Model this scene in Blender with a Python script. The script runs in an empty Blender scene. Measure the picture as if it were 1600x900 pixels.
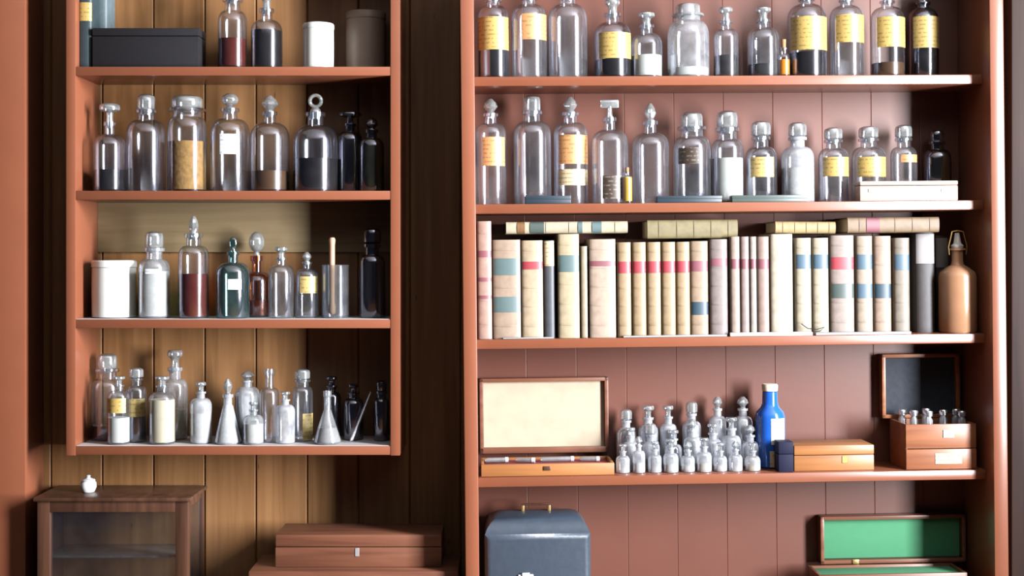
import bpy, bmesh, math, random
from mathutils import Vector, Matrix

random.seed(7)
R = math.radians
sc = bpy.context.scene
COL = sc.collection

# ------------------------------------------------------------------ camera
CAMP = Vector((0.0, -3.2, 1.5))
F = 2080.0                      # focal length in pixels of a 1600 px wide picture
CX, CY = 800.0, 400.0
cd = bpy.data.cameras.new('camera')
cam = bpy.data.objects.new('camera', cd)
COL.objects.link(cam)
cam.location = CAMP
cam.rotation_euler = (R(90), 0, 0)
cd.sensor_width = 36.0
cd.lens = F / 1600.0 * 36.0
cd.shift_y = -50.0 / 1600.0
cd.clip_start = 0.05
sc.camera = cam

# ------------------------------------------------------------------ world, lights, exposure
w = bpy.data.worlds.new('world')
sc.world = w
w.use_nodes = True
bg = w.node_tree.nodes['Background']
bg.inputs['Color'].default_value = (0.5, 0.58, 1.0, 1)
bg.inputs['Strength'].default_value = 0.034

WIN_X, WIN_Y, WIN_Z = 2.50, -1.84, 1.90
WIN_W, WIN_H = 0.66, 2.10
ld = bpy.data.lights.new('window_daylight', 'AREA')
ld.shape = 'RECTANGLE'
ld.size = WIN_H
ld.size_y = WIN_W
ld.energy = 710
ld.spread = R(140)
ld.color = (0.93, 0.95, 1.0)
lo = bpy.data.objects.new('window_daylight', ld)
COL.objects.link(lo)
lo.location = (WIN_X - 0.01, WIN_Y, WIN_Z)
lo.rotation_euler = (0, R(90), 0)

vs = sc.view_settings
vs.view_transform = 'Standard'
vs.look = 'None'
vs.exposure = 0.0
vs.gamma = 1.0
vs.use_curve_mapping = False
cy = sc.cycles
cy.max_bounces = 10
cy.diffuse_bounces = 2
cy.glossy_bounces = 5
cy.transmission_bounces = 6
cy.transparent_max_bounces = 48
cy.caustics_reflective = False
cy.caustics_refractive = False
cy.sample_clamp_indirect = 4.0

# ------------------------------------------------------------------ materials
def s2l(c):
    return tuple(((x / 255.0) / 12.92 if x / 255.0 <= 0.04045 else ((x / 255.0 + 0.055) / 1.055) ** 2.4) for x in c)

ALB = 0.62                      # pigments are measured against a white of this reflectance
def tone(c):
    return [x * ALB for x in c]

def new_mat(name):
    m = bpy.data.materials.new(name)
    m.use_nodes = True
    nt = m.node_tree
    return m, nt, nt.nodes['Principled BSDF']

def N(nt, t, **kw):
    n = nt.nodes.new(t)
    for k, v in kw.items():
        setattr(n, k, v)
    return n

def plain(name, col, rough=0.5, metal=0.0, var=0.12, scale=40.0, bump=0.0, spec=0.5):
    """a flat colour with slight mottling"""
    if metal < 0.5:
        col = tone(col)
    m, nt, b = new_mat(name)
    tc = N(nt, 'ShaderNodeTexCoord')
    no = N(nt, 'ShaderNodeTexNoise')
    no.inputs['Scale'].default_value = scale
    no.inputs['Detail'].default_value = 4
    nt.links.new(tc.outputs['Object'], no.inputs['Vector'])
    mx = N(nt, 'ShaderNodeMix', data_type='RGBA')
    mx.inputs[6].default_value = (*[c * (1 - var) for c in col], 1)
    mx.inputs[7].default_value = (*[min(1, c * (1 + var)) for c in col], 1)
    nt.links.new(no.outputs['Fac'], mx.inputs[0])
    nt.links.new(mx.outputs[2], b.inputs['Base Color'])
    b.inputs['Roughness'].default_value = rough
    b.inputs['Metallic'].default_value = metal
    b.inputs['Specular IOR Level'].default_value = spec
    if bump:
        bp = N(nt, 'ShaderNodeBump')
        bp.inputs['Strength'].default_value = bump
        bp.inputs['Distance'].default_value = 0.002
        nt.links.new(no.outputs['Fac'], bp.inputs['Height'])
        nt.links.new(bp.outputs['Normal'], b.inputs['Normal'])
    return m

def wood(name, c1, c2, rough=0.45, axis='X', scale=1.0, board=0.0, spec=0.4, knots=False):
    """wood with grain running along AXIS; BOARD > 0 gives every board of that width a tone of its own"""
    c1, c2 = tone(c1), tone(c2)
    m, nt, b = new_mat(name)
    tc = N(nt, 'ShaderNodeTexCoord')
    mp = N(nt, 'ShaderNodeMapping')
    s = {'X': (2.5, 45, 45), 'Y': (45, 2.5, 45), 'Z': (45, 45, 2.5)}[axis]
    mp.inputs['Scale'].default_value = [x * scale for x in s]
    nt.links.new(tc.outputs['Object'], mp.inputs['Vector'])
    no = N(nt, 'ShaderNodeTexNoise')
    no.inputs['Scale'].default_value = 1.0
    no.inputs['Detail'].default_value = 6
    no.inputs['Distortion'].default_value = 0.6
    nt.links.new(mp.outputs['Vector'], no.inputs['Vector'])
    ramp = N(nt, 'ShaderNodeValToRGB')
    ramp.color_ramp.elements[0].position = 0.32
    ramp.color_ramp.elements[1].position = 0.68
    ramp.color_ramp.elements[0].color = (*c2, 1)
    ramp.color_ramp.elements[1].color = (*c1, 1)
    nt.links.new(no.outputs['Fac'], ramp.inputs['Fac'])
    col = ramp.outputs['Color']
    if board:
        sx = N(nt, 'ShaderNodeSeparateXYZ')
        nt.links.new(tc.outputs['Object'], sx.inputs[0])
        dv = N(nt, 'ShaderNodeMath', operation='DIVIDE')
        dv.inputs[1].default_value = board
        nt.links.new(sx.outputs['X'], dv.inputs[0])
        fl = N(nt, 'ShaderNodeMath', operation='FLOOR')
        nt.links.new(dv.outputs[0], fl.inputs[0])
        wn = N(nt, 'ShaderNodeTexWhiteNoise', noise_dimensions='1D')
        nt.links.new(fl.outputs[0], wn.inputs['W'])
        mr = N(nt, 'ShaderNodeMapRange')
        mr.inputs[3].default_value = 0.82
        mr.inputs[4].default_value = 1.12
        nt.links.new(wn.outputs['Value'], mr.inputs[0])
        hs = N(nt, 'ShaderNodeHueSaturation')
        nt.links.new(mr.outputs[0], hs.inputs['Value'])
        nt.links.new(col, hs.inputs['Color'])
        col = hs.outputs['Color']
    if knots:
        mp2 = N(nt, 'ShaderNodeMapping')
        mp2.inputs['Scale'].default_value = (5, 5, 1.3)
        nt.links.new(tc.outputs['Object'], mp2.inputs['Vector'])
        vo = N(nt, 'ShaderNodeTexVoronoi')
        nt.links.new(mp2.outputs['Vector'], vo.inputs['Vector'])
        r2 = N(nt, 'ShaderNodeValToRGB')
        r2.color_ramp.elements[0].position = 0.02
        r2.color_ramp.elements[1].position = 0.07
        r2.color_ramp.elements[0].color = (0.35, 0.25, 0.18, 1)
        r2.color_ramp.elements[1].color = (1, 1, 1, 1)
        nt.links.new(vo.outputs['Distance'], r2.inputs['Fac'])
        mk = N(nt, 'ShaderNodeMix', data_type='RGBA', blend_type='MULTIPLY')
        mk.inputs[0].default_value = 1
        nt.links.new(col, mk.inputs[6])
        nt.links.new(r2.outputs['Color'], mk.inputs[7])
        col = mk.outputs[2]
    nt.links.new(col, b.inputs['Base Color'])
    b.inputs['Roughness'].default_value = rough
    b.inputs['Specular IOR Level'].default_value = spec
    bp = N(nt, 'ShaderNodeBump')
    bp.inputs['Strength'].default_value = 0.12
    bp.inputs['Distance'].default_value = 0.001
    nt.links.new(no.outputs['Fac'], bp.inputs['Height'])
    nt.links.new(bp.outputs['Normal'], b.inputs['Normal'])
    return m

def glass(name, tint=(0.93, 0.95, 0.94), edge=(0.42, 0.47, 0.45), haze=0.0, hazecol=(0.75, 0.76, 0.74), spec=1.0):
    """blown glass wall: clear through the middle, dark at the rim, glossy, with some dusty haze"""
    hazecol = tone(hazecol)
    m, nt, b = new_mat(name)
    nt.nodes.remove(b)
    out = nt.nodes['Material Output']
    lw = N(nt, 'ShaderNodeLayerWeight')
    lw.inputs['Blend'].default_value = 0.5
    p3 = N(nt, 'ShaderNodeMath', operation='POWER')
    p3.inputs[1].default_value = 2.2
    nt.links.new(lw.outputs['Facing'], p3.inputs[0])
    mx = N(nt, 'ShaderNodeMix', data_type='RGBA')
    mx.inputs[6].default_value = (*tint, 1)
    mx.inputs[7].default_value = (*edge, 1)
    nt.links.new(p3.outputs[0], mx.inputs[0])
    tr = N(nt, 'ShaderNodeBsdfTransparent')
    nt.links.new(mx.outputs[2], tr.inputs['Color'])
    gl = N(nt, 'ShaderNodeBsdfGlossy')
    gl.inputs['Roughness'].default_value = 0.12
    gl.inputs['Color'].default_value = (0.82, 0.84, 1.0, 1)  # the sky's blue is put into the highlight colour
    p5 = N(nt, 'ShaderNodeMath', operation='POWER')
    p5.inputs[1].default_value = 4.0
    nt.links.new(lw.outputs['Facing'], p5.inputs[0])
    ma = N(nt, 'ShaderNodeMath', operation='MULTIPLY_ADD', use_clamp=True)
    ma.inputs[1].default_value = 0.75
    ma.inputs[2].default_value = 0.20 * spec
    nt.links.new(p5.outputs[0], ma.inputs[0])
    base = tr
    if haze > 0:
        di = N(nt, 'ShaderNodeBsdfDiffuse')
        di.inputs['Color'].default_value = (*hazecol, 1)
        tl = N(nt, 'ShaderNodeBsdfTranslucent')
        tl.inputs['Color'].default_value = (*hazecol, 1)
        m1 = N(nt, 'ShaderNodeMixShader')
        m1.inputs[0].default_value = 0.5
        nt.links.new(di.outputs[0], m1.inputs[1])
        nt.links.new(tl.outputs[0], m1.inputs[2])
        tc = N(nt, 'ShaderNodeTexCoord')
        no = N(nt, 'ShaderNodeTexNoise')
        no.inputs['Scale'].default_value = 35
        no.inputs['Detail'].default_value = 3
        nt.links.new(tc.outputs['Object'], no.inputs['Vector'])
        mr = N(nt, 'ShaderNodeMapRange')
        mr.inputs[1].default_value = 0.3
        mr.inputs[2].default_value = 0.7
        mr.inputs[3].default_value = haze * 0.55
        mr.inputs[4].default_value = min(1, haze * 1.45)
        nt.links.new(no.outputs['Fac'], mr.inputs[0])
        m2 = N(nt, 'ShaderNodeMixShader')
        nt.links.new(mr.outputs[0], m2.inputs[0])
        nt.links.new(tr.outputs[0], m2.inputs[1])
        nt.links.new(m1.outputs[0], m2.inputs[2])
        base = m2
    ms = N(nt, 'ShaderNodeMixShader')
    nt.links.new(ma.outputs[0], ms.inputs[0])
    nt.links.new(base.outputs[0], ms.inputs[1])
    nt.links.new(gl.outputs[0], ms.inputs[2])
    nt.links.new(ms.outputs[0], out.inputs['Surface'])
    return m

def paper_label(name, col, ink=(0.10, 0.07, 0.03), amount=0.5):
    """aged paper label with faded lines of print too small to read"""
    col, ink = tone(col), tone(ink)
    m, nt, b = new_mat(name)
    tc = N(nt, 'ShaderNodeTexCoord')
    sx = N(nt, 'ShaderNodeSeparateXYZ')
    nt.links.new(tc.outputs['Object'], sx.inputs[0])
    mu = N(nt, 'ShaderNodeMath', operation='MULTIPLY')
    mu.inputs[1].default_value = 620
    nt.links.new(sx.outputs['Z'], mu.inputs[0])
    si = N(nt, 'ShaderNodeMath', operation='SINE')
    nt.links.new(mu.outputs[0], si.inputs[0])
    gt = N(nt, 'ShaderNodeMath', operation='GREATER_THAN')
    gt.inputs[1].default_value = 0.45
    nt.links.new(si.outputs[0], gt.inputs[0])
    mp = N(nt, 'ShaderNodeMapping')
    mp.inputs['Scale'].default_value = (150, 150, 90)
    nt.links.new(tc.outputs['Object'], mp.inputs['Vector'])
    no = N(nt, 'ShaderNodeTexNoise')
    no.inputs['Scale'].default_value = 1
    nt.links.new(mp.outputs['Vector'], no.inputs['Vector'])
    g2 = N(nt, 'ShaderNodeMath', operation='GREATER_THAN')
    g2.inputs[1].default_value = 0.5
    nt.links.new(no.outputs['Fac'], g2.inputs[0])
    an = N(nt, 'ShaderNodeMath', operation='MULTIPLY')
    nt.links.new(gt.outputs[0], an.inputs[0])
    nt.links.new(g2.outputs[0], an.inputs[1])
    am = N(nt, 'ShaderNodeMath', operation='MULTIPLY')
    am.inputs[1].default_value = amount
    nt.links.new(an.outputs[0], am.inputs[0])
    mx = N(nt, 'ShaderNodeMix', data_type='RGBA')
    mx.inputs[6].default_value = (*col, 1)
    mx.inputs[7].default_value = (*ink, 1)
    nt.links.new(am.outputs[0], mx.inputs[0])
    nt.links.new(mx.outputs[2], b.inputs['Base Color'])
    b.inputs['Roughness'].default_value = 0.45
    return m

MT = {}
MT['red'] = plain('red_brown_paint', s2l((136, 80, 56)), 0.30, var=0.08, scale=14, bump=0.05, spec=0.55)
MT['redback'] = plain('red_brown_paint_boards', s2l((108, 63, 49)), 0.42, var=0.08, scale=10, bump=0.05)
MT['pine'] = wood('pine_boards', s2l((158, 114, 72)), s2l((126, 86, 48)), 0.5, 'Z', 0.8, board=0.13, knots=True)
MT['dark_trim'] = wood('dark_stained_wood', s2l((62, 40, 32)), s2l((44, 28, 24)), 0.5, 'Z')
MT['plaster'] = plain('pale_plaster', (0.5, 0.48, 0.45), 0.9, var=0.05, scale=6)
MT['floorwood'] = wood('floor_boards', s2l((120, 84, 56)), s2l((88, 60, 40)), 0.5, 'Y', 0.6)
MT['mahogany'] = wood('mahogany', s2l((132, 86, 64)), s2l((104, 62, 46)), 0.38, 'X')
MT['mahogany_dark'] = wood('dark_mahogany', s2l((92, 62, 46)), s2l((66, 42, 31)), 0.35, 'Z')
MT['oak'] = wood('orange_oak', s2l((178, 122, 70)), s2l((148, 94, 54)), 0.42, 'X')
MT['chestwood'] = wood('chest_wood', s2l((166, 106, 70)), s2l((136, 82, 54)), 0.4, 'X')
MT['slimwood'] = wood('pale_slim_wood', s2l((206, 180, 162)), s2l((188, 160, 142)), 0.4, 'X')
MT['black'] = plain('black_leatherette', s2l((28, 26, 29)), 0.7, var=0.25, scale=60, spec=0.2)
MT['tealbook'] = plain('teal_cloth', s2l((52, 76, 84)), 0.6)
MT['bluebook'] = plain('blue_grey_cloth', s2l((112, 132, 138)), 0.6)
MT['white'] = plain('white_powder', (0.86, 0.87, 0.85), 0.8, var=0.05)
MT['ceramic'] = plain('white_glazed_ceramic', (0.82, 0.83, 0.78), 0.3, var=0.03)
MT['cream'] = plain('cream_powder', (0.84, 0.74, 0.55), 0.8, var=0.06)
MT['shadedjar'] = plain('shaded_jar_glaze', s2l((150, 132, 118)), 0.45)  # a white jar with its shade put into the grey-brown colour
MT['darkliq'] = plain('dark_liquid', (0.012, 0.010, 0.012), 0.2)
MT['blueliq'] = plain('blue_black_liquid', (0.018, 0.026, 0.05), 0.2)
MT['redliq'] = plain('red_brown_liquid', (0.11, 0.012, 0.006), 0.2)
MT['brownliq'] = plain('brown_liquid', (0.10, 0.045, 0.018), 0.3)
MT['orangeliq'] = plain('orange_liquid', (0.95, 0.30, 0.01), 0.3)
MT['yellowliq'] = plain('yellow_liquid', (0.72, 0.45, 0.06), 0.3)
MT['roots'] = plain('dried_roots', s2l((176, 132, 72)), 0.9, var=0.6, scale=90, bump=0.8)
MT['glass'] = glass('clear_glass', haze=0.02)
MT['hazy'] = glass('dusty_glass', haze=0.08)
MT['frost'] = glass('frosted_glass', haze=0.36, hazecol=(0.82, 0.84, 0.85))
MT['vial'] = glass('pale_vial_glass', haze=0.66, hazecol=(0.9, 0.92, 0.95))
MT['stopper'] = glass('ground_glass_stopper', (0.85, 0.88, 0.86), (0.4, 0.44, 0.42), haze=0.45, hazecol=(0.74, 0.78, 0.74), spec=1.6)
MT['green'] = glass('teal_glass', (0.34, 0.50, 0.46), (0.05, 0.12, 0.11), haze=0.10, hazecol=(0.3, 0.5, 0.46))
MT['amberg'] = glass('amber_glass', (0.75, 0.36, 0.08), (0.25, 0.08, 0.015), haze=0.06, hazecol=(0.4, 0.2, 0.06))
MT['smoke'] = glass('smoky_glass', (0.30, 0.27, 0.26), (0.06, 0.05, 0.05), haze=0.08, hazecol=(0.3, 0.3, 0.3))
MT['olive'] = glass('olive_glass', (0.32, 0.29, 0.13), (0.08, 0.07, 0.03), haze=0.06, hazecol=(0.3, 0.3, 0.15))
MT['pane'] = glass('window_pane_glass', (0.86, 0.89, 0.90), (0.5, 0.55, 0.56), haze=0.012, spec=1.0)
MT['cobalt'] = plain('cobalt_blue_glaze', (0.02, 0.12, 0.55), 0.16, var=0.35, scale=25)
MT['navy'] = plain('navy_black', (0.005, 0.006, 0.028), 0.7, spec=0.2)
MT['navyvelvet'] = plain('navy_velvet', (0.018, 0.024, 0.036), 0.85, var=0.5, scale=70, bump=0.4)
MT['gold'] = paper_label('gold_paper', s2l((184, 156, 88)))
MT['orangelab'] = paper_label('orange_paper', s2l((196, 142, 92)))
MT['creamlab'] = paper_label('cream_paper', s2l((206, 186, 148)))
MT['yellowlab'] = paper_label('yellow_paper', s2l((190, 166, 104)))
MT['whitelab'] = paper_label('white_paper', s2l((238, 238, 236)), ink=(0.15, 0.3, 0.4), amount=0.6)
MT['brownlab'] = paper_label('brown_paper', s2l((120, 84, 50)))
MT['darklab'] = paper_label('dark_paper', s2l((62, 50, 40)), ink=(0.3, 0.25, 0.2), amount=0.4)
MT['cork'] = plain('cork', s2l((166, 124, 84)), 0.9, var=0.3, scale=120, bump=0.5)
MT['lining'] = plain('cream_paper_lining', s2l((182, 166, 142)), 0.8, var=0.16, scale=30)
MT['velvet'] = plain('red_velvet', (0.22, 0.012, 0.02), 0.9, var=0.3, scale=80)
MT['felt'] = plain('green_felt', s2l((74, 146, 104)), 0.9, var=0.06, scale=60)
MT['casecloth'] = plain('slate_blue_case_cloth', s2l((58, 68, 80)), 0.36, var=0.18, scale=45, bump=0.3)
MT['brass'] = plain('brass', s2l((190, 160, 100)), 0.35, metal=0.9)
MT['steel'] = plain('bright_metal', (0.75, 0.76, 0.78), 0.25, metal=0.9)
MT['whitemetal'] = plain('white_metal', (0.8, 0.82, 0.86), 0.3, metal=0.3)
MT['stone'] = plain('brown_stoneware', s2l((172, 128, 96)), 0.25, var=0.15, scale=30)
MT['tan'] = plain('tan_wood', s2l((190, 148, 118)), 0.6)
MT['pages'] = plain('page_edges', s2l((226, 212, 182)), 0.9, var=0.15, scale=200)
MT['slate'] = plain('slate_blue_card', s2l((38, 52, 62)), 0.4)
MT['slategreen'] = plain('grey_green_card', s2l((72, 84, 80)), 0.4)
MT['olive_board'] = wood('olive_grey_board', s2l((150, 130, 96)), s2l((132, 112, 80)), 0.6, 'X')
MT['shelfsheen'] = plain('pale_dust_sheen', s2l((206, 200, 198)), 0.6)
MT['greypaper'] = plain('grey_paper', s2l((150, 146, 146)), 0.7)
MT['creampaper'] = plain('pale_paper', s2l((222, 208, 192)), 0.7)
MT['tealcloth'] = plain('teal_spine_label', s2l((84, 104, 104)), 0.5)
MT['bluelab'] = plain('blue_spine_label', s2l((76, 100, 116)), 0.5)
MT['redlab'] = plain('red_spine_label', s2l((158, 56, 66)), 0.5)
MT['dimred'] = plain('faded_red_spine_label', s2l((128, 76, 84)), 0.5)
MT['dkteal'] = plain('dark_teal_spine_label', s2l((44, 68, 82)), 0.5)
MT['porcelain'] = plain('porcelain', (0.8, 0.8, 0.76), 0.2, var=0.03)
_spines = {}
def spine_mat(rgb):
    if rgb not in _spines:
        _spines[rgb] = plain('aged_binding', [c * 0.47 for c in s2l(rgb)], 0.55, var=0.42, scale=46, bump=0.2)
    return _spines[rgb]

# ------------------------------------------------------------------ mesh helpers
def smooth(me, ang=40):
    for p in me.polygons:
        p.use_smooth = True
    me.set_sharp_from_angle(angle=R(ang))

def link(name, bm, mats, parent=None, M=None, sm=True, kind=None):
    me = bpy.data.meshes.new(name)
    bmesh.ops.recalc_face_normals(bm, faces=bm.faces[:])
    bm.to_mesh(me)
    bm.free()
    if sm:
        smooth(me)
    for m in (mats if isinstance(mats, (list, tuple)) else [mats]):
        me.materials.append(MT[m] if isinstance(m, str) else m)
    o = bpy.data.objects.new(name, me)
    COL.objects.link(o)
    if parent is not None:
        o.parent = parent
    if M is not None:
        o.matrix_basis = M
    if kind:
        o['kind'] = kind
    return o

def thing(name, label, cat, M, group=None):
    o = bpy.data.objects.new(name, None)
    o.empty_display_size = 0.03
    COL.objects.link(o)
    o.matrix_basis = M
    o['label'] = label
    o['category'] = cat
    if group:
        o['group'] = group
    return o

def tag(o, label, cat, group=None):
    o['label'] = label
    o['category'] = cat
    if group:
        o['group'] = group
    return o

def box(bm, x0, x1, y0, y1, z0, z1, bev=0.0, seg=2):
    r = bmesh.ops.create_cube(bm, size=1.0)
    vv = r['verts']
    for v in vv:
        v.co = Vector(((x0 + x1) / 2 + v.co.x * (x1 - x0), (y0 + y1) / 2 + v.co.y * (y1 - y0), (z0 + z1) / 2 + v.co.z * (z1 - z0)))
    if bev > 0:
        ee = list({e for v in vv for e in v.link_edges})
        bmesh.ops.bevel(bm, geom=ee, offset=bev, segments=seg, affect='EDGES', profile=0.5)
    return bm

def lathe(bm, prof, seg=28, cx=0, cy=0, rot=0.0):
    rings = []
    for r, z in prof:
        if r < 1e-6:
            rings.append([bm.verts.new((cx, cy, z))])
        else:
            rings.append([bm.verts.new((cx + r * math.cos(rot + 2 * math.pi * i / seg), cy + r * math.sin(rot + 2 * math.pi * i / seg), z)) for i in range(seg)])
    for a, b in zip(rings, rings[1:]):
        if len(a) == 1 and len(b) == 1:
            continue
        for i in range(seg):
            j = (i + 1) % seg
            if len(a) == 1:
                bm.faces.new((a[0], b[j], b[i]))
            elif len(b) == 1:
                bm.faces.new((a[i], a[j], b[0]))
            else:
                bm.faces.new((a[i], a[j], b[j], b[i]))
    return bm

def tube(bm, pts, r, seg=10):
    pts = [Vector(p) for p in pts]
    rings = []
    for i, p in enumerate(pts):
        t = (pts[min(i + 1, len(pts) - 1)] - pts[max(i - 1, 0)]).normalized()
        u = t.cross(Vector((0, 1, 0)))
        if u.length < 0.1:
            u = t.cross(Vector((1, 0, 0)))
        u.normalize()
        v = t.cross(u)
        rings.append([bm.verts.new(p + r * (math.cos(2 * math.pi * k / seg) * u + math.sin(2 * math.pi * k / seg) * v)) for k in range(seg)])
    for a, b in zip(rings, rings[1:]):
        for k in range(seg):
            bm.faces.new((a[k], a[(k + 1) % seg], b[(k + 1) % seg], b[k]))
    bm.faces.new(rings[0][::-1])
    bm.faces.new(rings[-1])
    return bm

def patch(bm, r, z0, z1, phi, arc, thick=0.0006, n=10):
    """a curved label on a cylinder; phi from straight ahead (-Y)"""
    g = []
    for rr in (r, r + thick):
        row = []
        for i in range(n + 1):
            a = -math.pi / 2 + phi - arc + 2 * arc * i / n
            row.append((bm.verts.new((rr * math.cos(a), rr * math.sin(a), z0)), bm.verts.new((rr * math.cos(a), rr * math.sin(a), z1))))
        g.append(row)
    for k in (0, 1):
        for a, b in zip(g[k], g[k][1:]):
            bm.faces.new((a[0], b[0], b[1], a[1]))
    for i in range(n):
        bm.faces.new((g[0][i][0], g[0][i + 1][0], g[1][i + 1][0], g[1][i][0]))
        bm.faces.new((g[0][i][1], g[0][i + 1][1], g[1][i + 1][1], g[1][i][1]))
    for i in (0, n):
        bm.faces.new((g[0][i][0], g[1][i][0], g[1][i][1], g[0][i][1]))
    return bm

# ------------------------------------------------------------------ frames: measuring points of the photograph into the place
class Frame:
    def __init__(s, M):
        s.M = M
        s.I = M.inverted()
        s.c = s.I @ CAMP
    def at(s, px, py, y):
        d = s.I.to_3x3() @ Vector(((px - CX) / F, 1.0, (CY - py) / F))
        return s.c + d * ((y - s.c.y) / d.y)
    def dist(s, p):
        return (s.M @ Vector(p)).y - CAMP.y
    def pix(s, p):
        q = s.M @ Vector(p) - CAMP
        return CX + F * q.x / q.y, CY - F * q.z / q.y
    def place(s, px, z, y):
        """local x at which the point (x, y, z) shows at picture column PX"""
        x = s.at(px, CY, y).x
        for _ in range(4):
            x += (px - s.pix((x, y, z))[0]) * s.dist((x, y, z)) / F
        return x

FC = Frame(Matrix.Identity(4))                      # the wall cabinet: its front is y = 0
piv_y = -0.045
_d = piv_y - CAMP.y
PIV = Vector(((745 - CX) / F * _d, piv_y, CAMP.z + (CY - 532) / F * _d))
FB = Frame(Matrix.Translation(PIV) @ Matrix.Rotation(R(2.2), 4, 'Z') @ Matrix.Rotation(R(-0.55), 4, 'Y'))   # the bookcase: shelf fronts at y = 0
WALLY = 0.178

# ------------------------------------------------------------------ setting
XL, XR = -2.2, WIN_X
def grooved(bm, x0, x1, z0, z1, y, wd, gw=0.007, gd=0.005, th=0.03):
    """matchboard facing -Y: boards of width wd from x0 with V grooves"""
    prof = []
    k = math.floor(x0 / wd)
    prof.append((x0, y))
    while True:
        k += 1
        xx = k * wd
        if xx >= x1 - gw:
            break
        prof += [(xx - gw / 2, y), (xx, y + gd), (xx + gw / 2, y)]
    prof += [(x1, y), (x1, y + th), (x0, y + th)]
    lo_ = [bm.verts.new((a, b, z0)) for a, b in prof]
    hi_ = [bm.verts.new((a, b, z1)) for a, b in prof]
    n = len(prof)
    for i in range(n):
        j = (i + 1) % n
        bm.faces.new((lo_[i], lo_[j], hi_[j], hi_[i]))
    bm.faces.new(lo_[::-1])
    bm.faces.new(hi_)
    return bm

bm = bmesh.new(); grooved(bm, XL, XR, 0, 3.1, WALLY, 0.13)
link('wall_back', bm, 'pine', sm=False, kind='structure')
bm = bmesh.new(); box(bm, XL - 0.1, XR + 0.1, -4.2, WALLY + 0.03, -0.06, 0)
link('floor', bm, 'floorwood', sm=False, kind='structure')
bm = bmesh.new(); box(bm, XL - 0.1, XR + 0.1, -4.2, WALLY + 0.03, 3.1, 3.15)
link('ceiling', bm, 'plaster', sm=False, kind='structure')
y0, y1 = WIN_Y - WIN_W / 2, WIN_Y + WIN_W / 2
z0, z1 = WIN_Z - WIN_H / 2, WIN_Z + WIN_H / 2
bm = bmesh.new()
box(bm, XR, XR + 0.12, -4.2, y0 - 0.05, 0, 3.1)
box(bm, XR, XR + 0.12, y1 + 0.05, WALLY + 0.03, 0, 3.1)
box(bm, XR, XR + 0.12, y0 - 0.05, y1 + 0.05, 0, z0 - 0.05)
box(bm, XR, XR + 0.12, y0 - 0.05, y1 + 0.05, z1 + 0.05, 3.1)
link('wall_right', bm, 'dark_trim', sm=False, kind='structure')  # unseen wall, coloured dark to cut light bounced onto the bookcase
bm = bmesh.new()
for a, b, c, d in ((y0 - 0.05, y0, z0 - 0.05, z1 + 0.05), (y1, y1 + 0.05, z0 - 0.05, z1 + 0.05), (y0, y1, z0 - 0.05, z0), (y0, y1, z1, z1 + 0.05)):
    box(bm, XR + 0.005, XR + 0.08, a, b, c, d, 0.004)
link('window_1', bm, 'dark_trim', sm=False, kind='structure')

# red pilaster at the picture's edge, in front of the boards
PILY = 0.05
px_edge = FC.at(40, 400, PILY).x
bm = bmesh.new(); box(bm, px_edge - 0.16, px_edge, PILY, WALLY - 0.001, 0, 3.1, 0.003)
link('trim_1', bm, 'red', kind='structure')
# dark stained casing beyond the bookcase
xa = FC.at(1580, 400, 0.0).x + 0.012
bm = bmesh.new(); box(bm, xa, xa + 0.30, 0.03, WALLY - 0.001, 0, 3.1, 0.004)
link('trim_2', bm, 'dark_trim', kind='structure')

# ------------------------------------------------------------------ the wall cabinet
def cz(py, y=0.0):
    return CAMP.z + (CY - py) / F * (y - CAMP.y)
cxa, cxb = FC.at(103, 0, 0).x, FC.at(118, 0, 0).x
cxc, cxd = FC.at(610, 0, 0).x, FC.at(625, 0, 0).x
CT = [cz(-95), cz(104), cz(298), cz(499), cz(697)]      # tops of top board and the four shelves
TH = 14 * 3.2 / F
cab = thing('wall_cabinet', 'open red-brown wall cabinet of four shelves hung on the pine boards', 'cabinet', Matrix.Translation((0, 0, 0)))
bot = CT[4] - 15 * 3.2 / F
for xa_, xb_ in ((cxa, cxb), (cxc, cxd)):
    bm = bmesh.new(); box(bm, xa_, xb_, 0, WALLY - 0.001, bot, CT[0], 0.0015)
    link('side_panel', bm, 'red', cab)
for i, z in enumerate(CT):
    bm = bmesh.new(); box(bm, cxb, cxc, 0.001, WALLY - 0.001, z - TH, z, 0.0015)
    link('bottom_panel' if i == 4 else 'top_panel' if i == 0 else 'shelf', bm, 'red', cab)

bm = bmesh.new(); box(bm, cxb, cxc, WALLY - 0.0095, WALLY - 0.0005, cz(394, WALLY - 0.01), CT[2] - TH, 0.001)
link('back_rail', bm, 'olive_board', cab)
for z in CT[3:5]:  # added pale sheets, standing in for dust and grazing light on the shelf tops
    bm = bmesh.new(); box(bm, cxb + 0.001, cxc - 0.001, 0.0035, WALLY - 0.002, z, z + 0.0008)
    link('shelf_sheen', bm, 'shelfsheen', cab)

# ------------------------------------------------------------------ the bookcase
BW = FB.at(1551, 527, -0.045).x
def bz(pl, pr):
    a = FB.at(745, pl, 0).z
    b = FB.at(1540, pr, 0).z
    return (a + b) / 2
BT = [bz(119, 117), bz(320, 312), bz(532, 520), bz(748, 733)]
BT.append(BT[3] - (BT[2] - BT[3]) * 0.98)
BT.insert(0, BT[0] + 0.32)
print('shelf residuals', [(round(FB.pix((0, 0, z))[1]), round(FB.pix((BW, 0, z))[1])) for z in BT])
BTH = 15 * 3.15 / F
BD = 0.172
floor_l = -PIV.z + 0.02
bc = thing('bookcase', 'tall red-brown painted bookcase with open shelves, wider than the hung cabinet', 'bookcase', FB.M.copy())
SPT = 0.034
zt = BT[0] + 0.02
for xa_, xb_ in ((-SPT + 0.002, 0.0), (BW, BW + SPT)):
    bm = bmesh.new(); box(bm, xa_, xb_, -0.045, BD, floor_l, zt, 0.0025)
    link('side_panel', bm, 'red', bc)
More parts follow.
